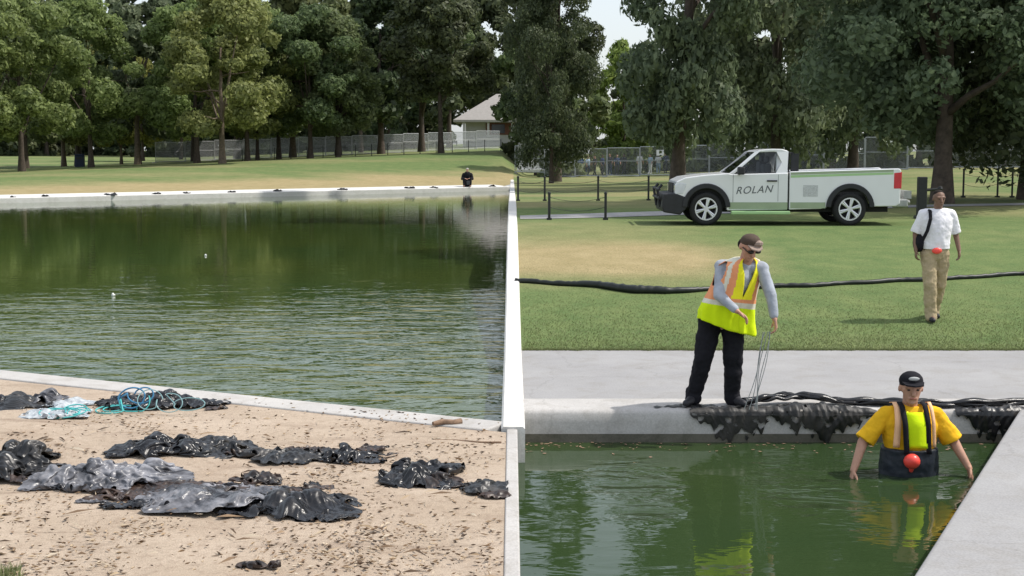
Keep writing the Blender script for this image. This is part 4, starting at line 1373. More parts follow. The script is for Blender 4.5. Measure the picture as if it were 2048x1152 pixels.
def truck():
    base = ground(1318, 30.2)
    base.y = 30.0
    base.z = float(height(3.0, 31.0)) + 0.005
    root = empty('pickup_truck', base, 0, 'white pickup truck with green stripes parked on the lawn in front of the footpath', 'truck')
    root.rotation_euler = (0, 0, R(-1.5)); root.scale = (0.955, 0.97, 0.97)
    root.location.z = float(height(3.0, 30.5)) + 0.004
    HW = 0.96
    y0, y1 = 0.0, 2 * HW              # near side at y0
    FW, RW, WR = 1.05, 4.37, 0.385
    # front body: hood, fender, door below the belt
    poly = [(0.42, 0.45), (0.36, 0.62), (0.33, 0.90), (0.36, 1.00), (0.55, 1.09), (1.0, 1.15), (1.55, 1.19), (1.63, 1.17), (2.93, 1.20), (2.93, 0.36), (1.55, 0.34)]
    poly += arc(FW, 0.40, 0.48, -6, 186, 16)
    def body(nm, poly, a, b, mat, parent=root, bev=0.035):
        mb = MB(); mb.prism(poly, a, b)
        o = mb.build(nm, mat, parent, bevel=bev, seg=3)
        bm = bmesh.new(); bm.from_mesh(o.data); bmesh.ops.recalc_face_normals(bm, faces=bm.faces); bm.to_mesh(o.data); bm.free()
        return o
    bd = body('body', poly, y0, y1, M['truck_white'])
    # bed sides, floor, bulkhead, tailgate
    bp = [(2.965, 0.36), (2.965, 1.23), (5.48, 1.30), (5.53, 1.26), (5.52, 0.50), (5.42, 0.44)]
    bp += [(x, z) for x, z in arc(RW, 0.40, 0.47, 4, 176, 16)] + [(3.7, 0.38)]
    bed = empty('bed', (0, 0, 0)); bed.parent = root
    body('bed_side', bp, y0, y0 + 0.09, M['truck_white'], root, 0.025)
    body('bed_side', bp, y1 - 0.09, y1, M['truck_white'], root, 0.025)
    bpy.data.objects.remove(bed)
    MB().box(2.97, 5.44, y0 + 0.095, y1 - 0.095, 0.70, 0.76).build('bed_floor', M['trim'], root)
    MB().box(2.97, 3.02, y0 + 0.095, y1 - 0.095, 0.765, 1.21).build('bulkhead', M['truck_white'], root)
    tg = MB().box(5.44, 5.52, y0 + 0.10, y1 - 0.10, 0.62, 1.27).build('tailgate', M['truck_white'], root, bevel=0.02)
    MB().box(5.521, 5.535, HW - 0.12, HW + 0.12, 1.02, 1.12).build('handle', M['trim'], tg)
    MB().box(5.40, 5.72, y0 + 0.06, y1 - 0.06, 0.42, 0.60).build('rear_bumper', M['chrome_grey'], root, bevel=0.03)
    MB().tube([(5.6, HW, 0.42), (5.95, HW, 0.42)], 0.05, 8).ball((5.95, HW, 0.50), 0.06, 8).box(5.72, 5.9, HW - 0.5, HW + 0.3, 0.60, 0.78).build('tow_hitch', M['chrome_grey'], root)
    # wheel wells (dark inside)
    for w in (FW, RW):
        MB().prism(arc(w, 0.40, 0.455, 0, 180, 14), 0.12, y1 - 0.12).build('wheel_well', M['rubber'], root)
    MB().box(0.7, 5.3, 0.25, y1 - 0.25, 0.30, 0.44).build('chassis', M['rubber'], root)
    # cab: roof, pillars, glass
    ins = 0.10
    roof = [(2.20, 1.67), (2.28, 1.715), (2.55, 1.745), (2.80, 1.74), (2.93, 1.70), (2.94, 1.65), (2.6, 1.675), (2.3, 1.665)]
    body('roof', roof, y0 + ins + 0.03, y1 - ins - 0.03, M['truck_white'], root, 0.02)
    def quadpillar(a0, a1, b0, b1, nm='pillar'):
        for side in (0, 1):
            f = (lambda y: y) if side == 0 else (lambda y: y1 - y)
            lo, hi = 0.02, ins + 0.03
            v = [(a0[0], f(lo), a0[1]), (a1[0], f(lo), a1[1]), (b1[0], f(hi), b1[1]), (b0[0], f(hi), b0[1]),
                 (a0[0], f(lo + 0.07), a0[1]), (a1[0], f(lo + 0.07), a1[1]), (b1[0], f(hi + 0.07), b1[1]), (b0[0], f(hi + 0.07), b0[1])]
            o = MB().add(v, [(0, 1, 2, 3), (7, 6, 5, 4), (0, 4, 5, 1), (1, 5, 6, 2), (2, 6, 7, 3), (3, 7, 4, 0)]).build(nm, M['truck_white'], root, bevel=0.012)
            bm = bmesh.new(); bm.from_mesh(o.data); bmesh.ops.recalc_face_normals(bm, faces=bm.faces); bm.to_mesh(o.data); bm.free()
    quadpillar((1.56, 1.175), (1.70, 1.175), (2.27, 1.69), (2.18, 1.66))
    quadpillar((2.64, 1.185), (2.93, 1.185), (2.93, 1.68), (2.68, 1.69))
    for side in (0, 1):
        f = (lambda y: y) if side == 0 else (lambda y: y1 - y)
        MB().add([(1.69, f(0.045), 1.18), (2.66, f(0.045), 1.18), (2.69, f(0.145), 1.685), (2.26, f(0.145), 1.68)], [(0, 1, 2, 3)]).build('side_window', M['glass'], root)
        MB().tube([(1.69, f(0.035), 1.185), (2.66, f(0.035), 1.19)], 0.014, 6).build('window_seal', M['trim'], root)
    MB().add([(1.60, 0.09, 1.18), (1.60, y1 - 0.09, 1.18), (2.21, y1 - 0.2, 1.665), (2.21, 0.2, 1.665)], [(0, 1, 2, 3)]).build('windshield', M['glass'], root)
    MB().add([(2.935, 0.12, 1.2), (2.935, y1 - 0.12, 1.2), (2.935, y1 - 0.2, 1.66), (2.935, 0.2, 1.66)], [(0, 1, 2, 3)]).build('rear_window', M['dark_glass'], root)
    # headache rack behind the cab
    rk = MB()
    for y in (0.2, 0.6, 1.0, 1.4, y1 - 0.2): rk.box(3.03, 3.06, y - 0.02, y + 0.02, 1.2, 1.66)
    rk.box(3.03, 3.07, 0.16, y1 - 0.16, 1.62, 1.67).box(3.02, 3.2, 0.16, 0.24, 1.2, 1.64)
    rk.build('cab_rack', M['trim'], root)
    # interior
    st = MB().box(2.42, 2.60, 0.35, 0.85, 0.95, 1.40).box(2.15, 2.5, 0.32, 0.88, 0.85, 1.0).build('seat', M['seat_grey'], root, bevel=0.04)
    MB().box(2.47, 2.57, 0.46, 0.74, 1.42, 1.58).build('headrest', M['seat_grey'], st, bevel=0.04)
    MB().box(2.42, 2.60, 1.05, 1.55, 0.95, 1.45).box(2.47, 2.57, 1.15, 1.45, 1.46, 1.6).build('seat', M['seat_grey'], root, bevel=0.04)
    MB().tube([(2.0 + 0.08 * math.cos(t), 0.6 + 0.19 * math.cos(t) * 0 + 0.19 * math.sin(t), 1.17 + 0.17 * math.cos(t)) for t in np.linspace(0, 6.28, 20)], 0.018, 6).build('steering_wheel', M['trim'], root)
    MB().box(1.62, 1.95, 0.1, y1 - 0.1, 1.0, 1.20).build('dashboard', M['trim'], root)
    # front: bumper, guard, grille, lights
    MB().prism([(0.06, 0.30), (0.02, 0.42), (0.05, 0.72), (0.34, 0.74), (0.66, 0.62), (0.60, 0.40), (0.45, 0.24)], y0 - 0.012, y1 + 0.012).build('front_bumper', M['trim'], root, bevel=0.03)
    g = MB()
    for y in (0.45, y1 - 0.45): g.tube([(0.02, y, 0.4), (-0.05, y, 0.8), (0.06, y, 0.92)], 0.035, 8)
    for z in (0.62, 0.82): g.tube([(-0.03, 0.1, z), (-0.03, y1 - 0.1, z)], 0.03, 8)
    g.build('brush_guard', M['trim'], root)
    MB().box(0.30, 0.332, 0.40, y1 - 0.40, 0.68, 0.96).build('grille', M['trim'], root)
    for y in (y0 - 0.006, y1 - 0.36):
        MB().prism([(0.315, 0.70), (0.318, 0.94), (0.44, 0.98), (0.60, 0.95), (0.52, 0.72)], y, y + 0.366).build('headlight', M['lamp_clear'], root, bevel=0.02)
        MB().prism([(5.36, 0.84), (5.36, 1.20), (5.545, 1.22), (5.54, 0.84)], y if y < 0.5 else y1 - 0.12, (y + 0.12) if y < 0.5 else y1 + 0.006).build('taillight', M['lamp_red'], root, bevel=0.015)
    # flares, running board, stripes, handle, seams
    for w in (FW, RW):
        for (a, b) in ((y0 - 0.035, y0 + 0.02), (y1 - 0.02, y1 + 0.035)):
            o = arc(w, 0.40, 0.56, 2, 178, 20); i_ = arc(w, 0.40, 0.445, 178, 2, 20)
            MB().prism([(x, z * 1.0) for x, z in o] + i_, a, b).build('fender_flare', M['trim'], root, bevel=0.015)
    for (a, b) in ((y0 - 0.10, y0 + 0.06), (y1 - 0.06, y1 + 0.10)):
        MB().box(1.62, 2.98, a, b, 0.255, 0.335).build('running_board', M['truck_green'], root, bevel=0.02)
    MB().box(1.58, 2.925, y0 - 0.004, y0 - 0.001, 0.375, 0.53).build('sill_stripe', M['truck_sage'], root)
    MB().box(2.99, 3.80, y0 - 0.004, y0 - 0.001, 0.395, 0.53).build('sill_stripe', M['truck_sage'], root)
    MB().add([(2.99, y0 - 0.003, 1.155), (5.35, y0 - 0.003, 1.225), (5.35, y0 - 0.003, 1.275), (2.99, y0 - 0.003, 1.21)], [(0, 1, 2, 3)]).build('bed_stripe', M['truck_sage'], root)
    MB().add([(2.99, y0 - 0.003, 1.09), (5.35, y0 - 0.003, 1.165), (5.35, y0 - 0.003, 1.215), (2.99, y0 - 0.003, 1.145)], [(0, 1, 2, 3)]).build('bed_stripe', M['truck_green'], root)
    MB().box(2.44, 2.68, y0 - 0.035, y0 + 0.0, 1.00, 1.035).build('door_handle', M['trim'], root, bevel=0.01)
    MB().box(2.925, 2.97, y0 + 0.03, y0 + 0.06, 0.40, 1.19).build('cab_gap', M['rubber'], root)
    MB().box(1.66, 1.668, y0 - 0.003, y0 + 0.01, 0.42, 1.16).box(2.70, 2.708, y0 - 0.003, y0 + 0.01, 0.55, 1.16).build('door_seam', M['letter_grey'], root)
    MB().box(3.28, 3.62, y0 - 0.0035, y0 - 0.001, 0.66, 0.92).build('placard', plain('placard_grey', (0.50, 0.51, 0.52), 0.6, 0.25, 40), root)
    mr = MB().box(1.74, 1.90, y0 - 0.24, y0 - 0.06, 1.16, 1.34).build('side_mirror', M['trim'], root, bevel=0.03)
    MB().tube([(1.80, y0 - 0.08, 1.18), (1.80, y0 + 0.04, 1.16)], 0.02, 6).build('mirror_arm', M['trim'], mr)
    # lettering on the door
    tc = bpy.data.curves.new('lettering', 'FONT')
    tc.body = 'ROLAN'; tc.size = 0.235; tc.shear = 0.35; tc.space_character = 1.12; tc.extrude = 0.001
    to = bpy.data.objects.new('lettering', tc); COL.objects.link(to)
    dg = bpy.context.evaluated_depsgraph_get()
    me = bpy.data.meshes.new_from_object(to.evaluated_get(dg))
    bpy.data.objects.remove(to)
    lo = link('lettering', me, M['letter_grey'], root, (1.72, y0 - 0.005, 0.715)); lo.rotation_euler = (R(90), R(-3), 0)
    tag(lo, 'grey slanted letters reading ROLAN on the door')
    # wheels
    def wheel(u, y, out):
        n = 28
        ty = MB()
        prof = [(0.25, -0.11), (0.33, -0.125), (0.375, -0.10), (WR, -0.05), (WR, 0.05), (0.375, 0.10), (0.33, 0.125), (0.25, 0.11)]
        V, F = [], []
        for k in range(n):
            th = 2 * math.pi * k / n
            for (r, a) in prof: V.append((r * math.cos(th), a, r * math.sin(th)))
        m = len(prof)
        for k in range(n):
            for j in range(m):
                F.append((k * m + j, k * m + (j + 1) % m, ((k + 1) % n) * m + (j + 1) % m, ((k + 1) % n) * m + j))
        ty.add(V, F)
        w = empty('wheel', (u, y, 0.375)); w.parent = root
        ty.build('tyre', M['rubber'], w, smooth=True)
        rm = MB()
        s = -1 if out < 0 else 1
        pr = [(0.262, s * 0.10), (0.262, s * 0.118), (0.235, s * 0.118), (0.222, s * 0.05), (0.222, -s * 0.10)]
        V, F = [], []
        for k in range(n):
            th = 2 * math.pi * k / n
            for (r, a) in pr: V.append((r * math.cos(th), a, r * math.sin(th)))
        m = len(pr)
        for k in range(n):
            for j in range(m - 1):
                F.append((k * m + j, k * m + j + 1, ((k + 1) % n) * m + j + 1, ((k + 1) % n) * m + j))
        rm.add(V, F)
        for k in range(6):
            th = k * math.pi / 3 + 0.3
            for off in (-0.10, 0.10):
                rm.tube([(0.05 * math.cos(th), s * 0.09, 0.05 * math.sin(th)), (0.235 * math.cos(th + off), s * 0.10, 0.235 * math.sin(th + off))], [0.03, 0.024], 6)
        rm.tube([(0, s * 0.06, 0), (0, s * 0.115, 0)], 0.065, 14)
        rm.build('rim', M['rim'], w)
        MB().tube([(0, -s * 0.05, 0), (0, s * 0.02, 0)], 0.215, 18).build('brake_disc', M['rubber'], w)
    for u in (FW, RW):
        wheel(u, y0 + 0.12, -1); wheel(u, y1 - 0.12, 1)
truck()

# ---------------------------------------------------------------- people
def skin(name, col): return plain(name, col, 0.55, 0.12, 14, spec=0.35)
M['skin_a'] = skin('skin_a', (0.50, 0.27, 0.19)); M['skin_b'] = skin('skin_b', (0.47, 0.26, 0.18)); M['skin_c'] = skin('skin_c', (0.19, 0.11, 0.075))
def cloth(name, col, var=0.15, scale=10): return plain(name, col, 0.85, var, scale, spec=0.15, bmp=0.3)
M['black_cloth'] = cloth('black_cloth', (0.014, 0.014, 0.018)); M['shirt_pale'] = cloth('shirt_pale', (0.36, 0.39, 0.44))
M['white_cloth'] = cloth('white_cloth', (0.78, 0.77, 0.80), 0.05); M['khaki'] = cloth('khaki', (0.40, 0.32, 0.20))
M['yellow_shirt'] = cloth('yellow_shirt', (0.82, 0.46, 0.02), 0.1); M['navy_wader'] = plain('navy_wader', (0.018, 0.024, 0.034), 0.5, 0.3, 8, bmp=0.2)
M['vis_yellow'] = cloth('vis_yellow', (0.66, 0.86, 0.01), 0.05); M['vis_orange'] = cloth('vis_orange', (0.80, 0.33, 0.16), 0.08)
M['vis_gold'] = cloth('vis_gold', (0.85, 0.80, 0.03), 0.06); M['silver_tape'] = plain('silver_tape', (0.70, 0.68, 0.55), 0.4, 0.06, 20)
M['vis_peach'] = cloth('vis_peach', (0.88, 0.52, 0.30), 0.06)
M['cap_grey'] = cloth('cap_grey', (0.09, 0.065, 0.05)); M['cap_pale'] = cloth('cap_pale', (0.30, 0.23, 0.19)); M['hair_dark'] = cloth('hair_dark', (0.02, 0.015, 0.012))
M['eye_dark'] = plain('eye_dark', (0.02, 0.015, 0.012), 0.3); M['lip'] = plain('lip', (0.30, 0.10, 0.08), 0.5); M['red_ball'] = plain('red_plastic', (0.85, 0.08, 0.06), 0.35, 0.1, 6)
M['shoe'] = plain('dark_shoe', (0.02, 0.02, 0.025), 0.6, 0.3, 12); M['emblem'] = plain('grey_thread', (0.42, 0.43, 0.42), 0.7, 0.1, 30)

def remesh(name, mb, voxel, mat, parent, loc=None, smooth_it=6, disp=0.0, seed=0):
    """fuse overlapping solids into one continuous surface"""
    me = mb.mesh(name)
    o = bpy.data.objects.new(name, me); COL.objects.link(o)
    md = o.modifiers.new('r', 'REMESH'); md.mode = 'VOXEL'; md.voxel_size = voxel; md.use_smooth_shade = True
    if smooth_it:
        s = o.modifiers.new('s', 'SMOOTH'); s.factor = 0.5; s.iterations = smooth_it
    if disp:
        tx = bpy.data.textures.new('folds', 'CLOUDS'); tx.noise_scale = 0.09; tx.noise_depth = 2
        d = o.modifiers.new('d', 'DISPLACE'); d.texture = tx; d.strength = disp; d.mid_level = 0.5; d.texture_coords = 'LOCAL'
    dg = bpy.context.evaluated_depsgraph_get()
    m2 = bpy.data.meshes.new_from_object(o.evaluated_get(dg))
    bpy.data.objects.remove(o)
    m2.name = name
    ob = link(name, m2, mat, parent, loc, True)
    return ob

def head(mb, c, yaw=0.0, pitch=0.0, k=1.0):
    """skull, jaw, nose, ears, brow; c = centre of the head; faces -y turned by yaw, nodding by pitch"""
    Rm = Matrix.Rotation(yaw, 3, 'Z') @ Matrix.Rotation(pitch, 3, 'X')
    c = Vector(c)
    def P(x, y, z): return c + Rm @ Vector((x * k, y * k, z * k))
    mb.ball(P(0, 0.012, 0.03), (0.079 * k, 0.093 * k, 0.088 * k), 16)
    mb.limb(P(0, -0.020, 0.0), P(0, -0.036, -0.072), 0.070 * k, 0.047 * k, 14)
    mb.limb(P(0, -0.084, 0.022), P(0, -0.106, -0.022), 0.010 * k, 0.016 * k, 8)      # nose
    mb.limb(P(-0.045, -0.070, 0.034), P(0.045, -0.070, 0.034), 0.017 * k, 0.017 * k, 8)  # brow
    mb.limb(P(-0.020, -0.074, -0.055), P(0.020, -0.074, -0.055), 0.013 * k, 0.013 * k, 8)  # mouth
    mb.ball(P(0, -0.066, -0.090), 0.022 * k, 8)                                       # chin
    for s in (-1, 1):
        mb.ball(P(s * 0.080, 0.012, 0.0), (0.010 * k, 0.017 * k, 0.027 * k), 8)
    return P

def hand(mb, wrist, direction, palm_n, side=1, curl=0.5, k=1.0):
    """palm, four unequal bent fingers and a thumb leaving the palm's side"""
    d = Vector(direction).normalized(); n = Vector(palm_n); n = (n - d * n.dot(d)).normalized()
    w = d.cross(n) * side
    p = Vector(wrist)
    for i in range(4):
        q = (i - 1.5) * 0.019 * k
        mb.limb(p + w * q * 0.7, p + d * 0.085 * k + w * q, 0.016 * k, 0.013 * k, 8)
    Ls = (0.068, 0.078, 0.072, 0.055)
    for i in range(4):
        q = (i - 1.5) * 0.0225 * k
        a = p + d * 0.088 * k + w * q
        L = Ls[i] * k
        d1 = (d * math.cos(curl * 0.6) + n * math.sin(curl * 0.6)); b = a + d1 * L * 0.45
        d2 = (d * math.cos(curl * 1.4) + n * math.sin(curl * 1.4)); c = b + d2 * L * 0.32
        d3 = (d * math.cos(curl * 2.1) + n * math.sin(curl * 2.1)); e = c + d3 * L * 0.26
        mb.limb(a, b, 0.0098 * k, 0.0092 * k, 8); mb.limb(b, c, 0.0092 * k, 0.0085 * k, 8); mb.limb(c, e, 0.0085 * k, 0.0075 * k, 8)
    t0 = p + d * 0.025 * k - w * 0.03 * k
    t1 = t0 + (d * 0.6 - w * 0.7 + n * 0.25).normalized() * 0.042 * k
    t2 = t1 + (d * 0.9 - w * 0.25 + n * 0.35).normalized() * 0.034 * k
    mb.limb(t0, t1, 0.0145 * k, 0.011 * k, 8); mb.limb(t1, t2, 0.011 * k, 0.009 * k, 8)

def eyes(P, parent, k=1.0):
    for s in (-1, 1):
        MB().ball(P(s * 0.032, -0.083, 0.012), (0.012 * k, 0.006 * k, 0.007 * k), 8).build('eye', M['eye_dark'], parent)

def shoe(name, parent, heel, toe, k=1.0):
    heel, toe = Vector(heel), Vector(toe)
    mb = MB(); mb.limb(heel + Vector((0, 0, 0.045)), heel.lerp(toe, 0.45) + Vector((0, 0, 0.045)), 0.044, 0.046, 10)
    mb.limb(heel.lerp(toe, 0.4) + Vector((0, 0, 0.04)), toe + Vector((0, 0, 0.034)), 0.045, 0.034, 10)
    mb.limb(heel + Vector((0, 0, 0.05)), heel.lerp(toe, 0.12) + Vector((0, 0, 0.13)), 0.048, 0.052, 10)
    o = remesh(name, mb, 0.010, M['shoe'], parent, smooth_it=3)
    for v in o.data.vertices:
        if v.co.z < min(heel.z, toe.z) + 0.006: v.co.z = min(heel.z, toe.z) + 0.006
    return o

# --- worker in the high-visibility vest on the pool lip
def worker_vest():
    d = 13.36
    base = at_z(1445, 828, 0.03); base.y = d; base.x = px2x(1445, d)
    root = empty('person', base, 0, 'person in yellow and orange high-visibility vest and cap bending at the pool lip', 'person')
    root.scale = (1.10, 1.06, 1.0)
    hipL, hipR = Vector((-0.085, 0.02, 0.89)), Vector((0.12, 0.02, 0.88))
    kneeL, kneeR = Vector((-0.155, -0.03, 0.47)), Vector((0.11, -0.03, 0.46))
    ankL, ankR = Vector((-0.235, 0.05, 0.09)), Vector((0.125, 0.04, 0.09))
    waist = Vector((0.04, 0.0, 1.02)); chest = Vector((0.13, -0.06, 1.27)); neck = Vector((0.19, -0.11, 1.47))
    shL, shR = Vector((-0.005, -0.03, 1.395)), Vector((0.335, -0.13, 1.385))
    elL, wrL = Vector((-0.055, -0.24, 1.13)), Vector((0.09, -0.345, 0.985))
    elR, wrR = Vector((0.41, -0.22, 1.12)), Vector((0.435, -0.27, 0.90))
    hc = Vector((0.205, -0.20, 1.595))
    b = MB()
    P = head(b, hc, yaw=R(26), pitch=R(34), k=1.06)
    b.limb(neck - Vector((0, 0, 0.05)), hc + Vector((0, 0.02, -0.05)), 0.062, 0.056)
    b.limb(waist, chest, 0.12, 0.13); b.limb(chest, chest.lerp(neck, 0.6), 0.13, 0.08); b.limb(shL, shR, 0.052, 0.052)
    b.limb((hipL + hipR) / 2, waist, 0.14, 0.13)
    for h, k, a in ((hipL, kneeL, ankL), (hipR, kneeR, ankR)):
        b.limb(h, k, 0.085, 0.058); b.limb(k, a, 0.056, 0.038); b.limb(a, a + Vector((-0.04 if a.x < 0 else 0.03, -0.10, -0.045)), 0.033, 0.026)
    for s, e, w in ((shL, elL, wrL), (shR, elR, wrR)):
        b.limb(s, e, 0.052, 0.042); b.limb(e, w, 0.040, 0.027)
    hand(b, wrL, (0.75, -0.2, -0.6), (0.3, -0.3, -1), 1, 0.6); hand(b, wrR, (0.12, -0.15, -1), (-1, 0, 0.1), -1, 0.7)
    body = remesh('body', b, 0.0075, M['skin_a'], root, smooth_it=3)
    tr = MB()
    tr.limb((hipL + hipR) / 2 + Vector((0, 0, 0.03)), waist, 0.165, 0.16)
    for h, k, a in ((hipL, kneeL, ankL), (hipR, kneeR, ankR)):
        tr.limb(h, k, 0.115, 0.088, 14); tr.limb(k, a + Vector((0, 0, -0.01)), 0.088, 0.074, 14)
        tr.limb(a + Vector((0, 0, 0.02)), a + Vector((0, -0.02, -0.035)), 0.078, 0.076, 14)
    remesh('trousers', tr, 0.010, M['black_cloth'], root, smooth_it=4, disp=0.035)
    sh = MB()
    sh.limb(waist, chest, 0.155, 0.17, 16); sh.limb(chest, chest.lerp(neck, 0.62), 0.165, 0.10, 16); sh.limb(shL, shR, 0.070, 0.070)
    for s, e, w in ((shL, elL, wrL), (shR, elR, wrR)):
        sh.limb(s, e, 0.062, 0.054); sh.limb(e, e.lerp(w, 0.86), 0.052, 0.040)
    remesh('shirt', sh, 0.010, M['shirt_pale'], root, smooth_it=4, disp=0.012)
    # vest: a loose sleeveless shell, open at the front, lower hem hanging forward
    rings = [  # centre, rx, ry, hem tilt
        ((0.055, -0.02, 0.80), 0.275, 0.20, -0.085), ((0.05, -0.02, 0.89), 0.265, 0.20, -0.07), ((0.06, -0.03, 1.00), 0.245, 0.195, -0.04), ((0.09, -0.045, 1.12), 0.222, 0.19, -0.02),
        ((0.12, -0.06, 1.24), 0.212, 0.185, 0), ((0.145, -0.07, 1.34), 0.212, 0.175, 0), ((0.16, -0.08, 1.41), 0.205, 0.145, 0.0), ((0.175, -0.09, 1.455), 0.155, 0.11, 0.0), ((0.185, -0.10, 1.482), 0.09, 0.085, 0)]
    n = 120
    V, F, MI = [], [], []
    yaw = R(22)
    nr = 57
    def ring(t):
        q = t * (len(rings) - 1); i = min(int(q), len(rings) - 2); f = q - i
        a, b2 = rings[i], rings[i + 1]
        L = lambda u, v: u + (v - u) * f
        return tuple(L(a[0][j], b2[0][j]) for j in range(3)), L(a[1], b2[1]), L(a[2], b2[2]), L(a[3], b2[3])
    ang = [(math.degrees(2 * math.pi * (k + 0.5) / n) + 540) % 360 - 180 for k in range(n)]
    C = n + 1                                    # columns run round the body from one front edge to the other
    for i in range(nr):
        t = i / (nr - 1)
        c, rx, ry, tilt = ring(t)
        g = 0.0 if t < 0.36 else 1 + (t - 0.36) * 46
        for k in range(C):
            th = R(-90 + g + (360 - 2 * g) * k / n)
            fold = 1 + (0.05 * math.sin(th * 6 + t * 3) + 0.035 * math.sin(th * 13 + 1 + 2 * t)) * max(0, 1 - t * 1.7) + 0.012 * math.sin(9 * th + 14 * t) * math.sin(21 * t + 3 * th)
            x = rx * math.cos(th) * fold; y = ry * math.sin(th) * fold
            V.append((c[0] + x * math.cos(yaw) - y * math.sin(yaw), c[1] + x * math.sin(yaw) + y * math.cos(yaw), c[2] + tilt * (x / rx) - 0.05 * max(0, 1 - t * 5) * max(0, -y / ry)))
    for i in range(nr - 1):
        t = (i + 0.5) / (nr - 1)
        g = 0.0 if t < 0.36 else 1 + (t - 0.36) * 46
        for k in range(n):
            f = g + (360 - 2 * g) * (k + 0.5) / n          # 0 = front
            af = min(f, 360 - f)
            sa = abs(af - 90)                               # 0 = at the arms
            ez = (t - 0.66) / 0.20
            if abs(ez) < 1 and sa < 27 * math.sqrt(1 - ez * ez): continue   # arm holes
            F.append((i * C + k, i * C + k + 1, (i + 1) * C + k + 1, (i + 1) * C + k))
            if t < 0.25: mi = 0
            elif t < 0.31: mi = 3
            elif t < 0.34: mi = 1
            elif af < 24 + t * 8: mi = 2
            elif abs(af - 52) < 6: mi = 3
            else: mi = 1
            if t > 0.85 and af > 50: mi = 3
            MI.append(mi)
    me = bpy.data.meshes.new('vest'); me.from_pydata(V, [], F); me.polygons.foreach_set('material_index', MI)
    vo = link('vest', me, [M['vis_yellow'], M['vis_orange'], M['vis_gold'], M['silver_tape']], root, smooth=True)
    sd = vo.modifiers.new('t', 'SOLIDIFY'); sd.thickness = 0.008; sd.offset = 1
    # cap, brim, glasses
    cp = MB()
    cp.ball(P(0, 0.015, 0.062), (0.090, 0.103, 0.074), 16)
    c = remesh('cap', cp, 0.008, M['cap_grey'], root, smooth_it=2)
    bv = MB(); Pb = [P(-0.07, -0.06, 0.066), P(-0.055, -0.112, 0.057), P(0, -0.134, 0.053), P(0.055, -0.112, 0.057), P(0.07, -0.06, 0.066)]
    bv.add(Pb + [p + Vector((0, 0, 0.010)) for p in Pb], [(0, 1, 2, 3, 4), (9, 8, 7, 6, 5), (0, 5, 6, 1), (1, 6, 7, 2), (2, 7, 8, 3), (3, 8, 9, 4), (4, 9, 5, 0)]).build('brim', M['cap_pale'], c)
    MB().ball(P(0.02, -0.055, 0.085), (0.055, 0.04, 0.035), 10).build('front_panel', M['cap_pale'], c)
    MB().ball(P(0, 0.034, 0.012), (0.086, 0.080, 0.070), 14).build('hair', M['hair_dark'], root, smooth=True)
    gl = MB()
    for s in (-1, 1): gl.ball(P(s * 0.035, -0.090, 0.016), (0.030, 0.012, 0.020), 10)
    gl.tube([P(-0.08, -0.02, 0.02), P(-0.066, -0.085, 0.018), P(0.066, -0.085, 0.018), P(0.08, -0.02, 0.02)], 0.006, 6)
    gl.build('sunglasses', M['eye_dark'], root, smooth=True)
    shoe('shoe', root, ankL + Vector((0.02, 0.03, -0.085)), ankL + Vector((-0.09, -0.19, -0.085)))
    shoe('shoe', root, ankR + Vector((0, 0.03, -0.085)), ankR + Vector((0.07, -0.19, -0.085)))
    # line hanging from the hand to the water
    q = base + wrR + Vector((0.02, -0.05, -0.12))
    ln = MB()
    for j in range(5):
        ph = j * 1.3
        ln.tube([Vector((-0.03 - 0.012 * j, -0.005 * j, 0.0)).lerp(Vector((-0.14 - 0.02 * j + 0.03 * math.sin(ph), 0.02, 0.02 - q.z + 0.015)), t) + Vector((0.02 * math.sin(t * 5 + ph), 0, 0)) for t in np.linspace(0, 1, 12)], 0.004, 5)
    tag(ln.build('cord', plain('grey_cord', (0.30, 0.32, 0.32), 0.6, 0.2, 30), loc=q), 'thin grey cords hanging from the hand of the worker in the vest', 'cord')
worker_vest()

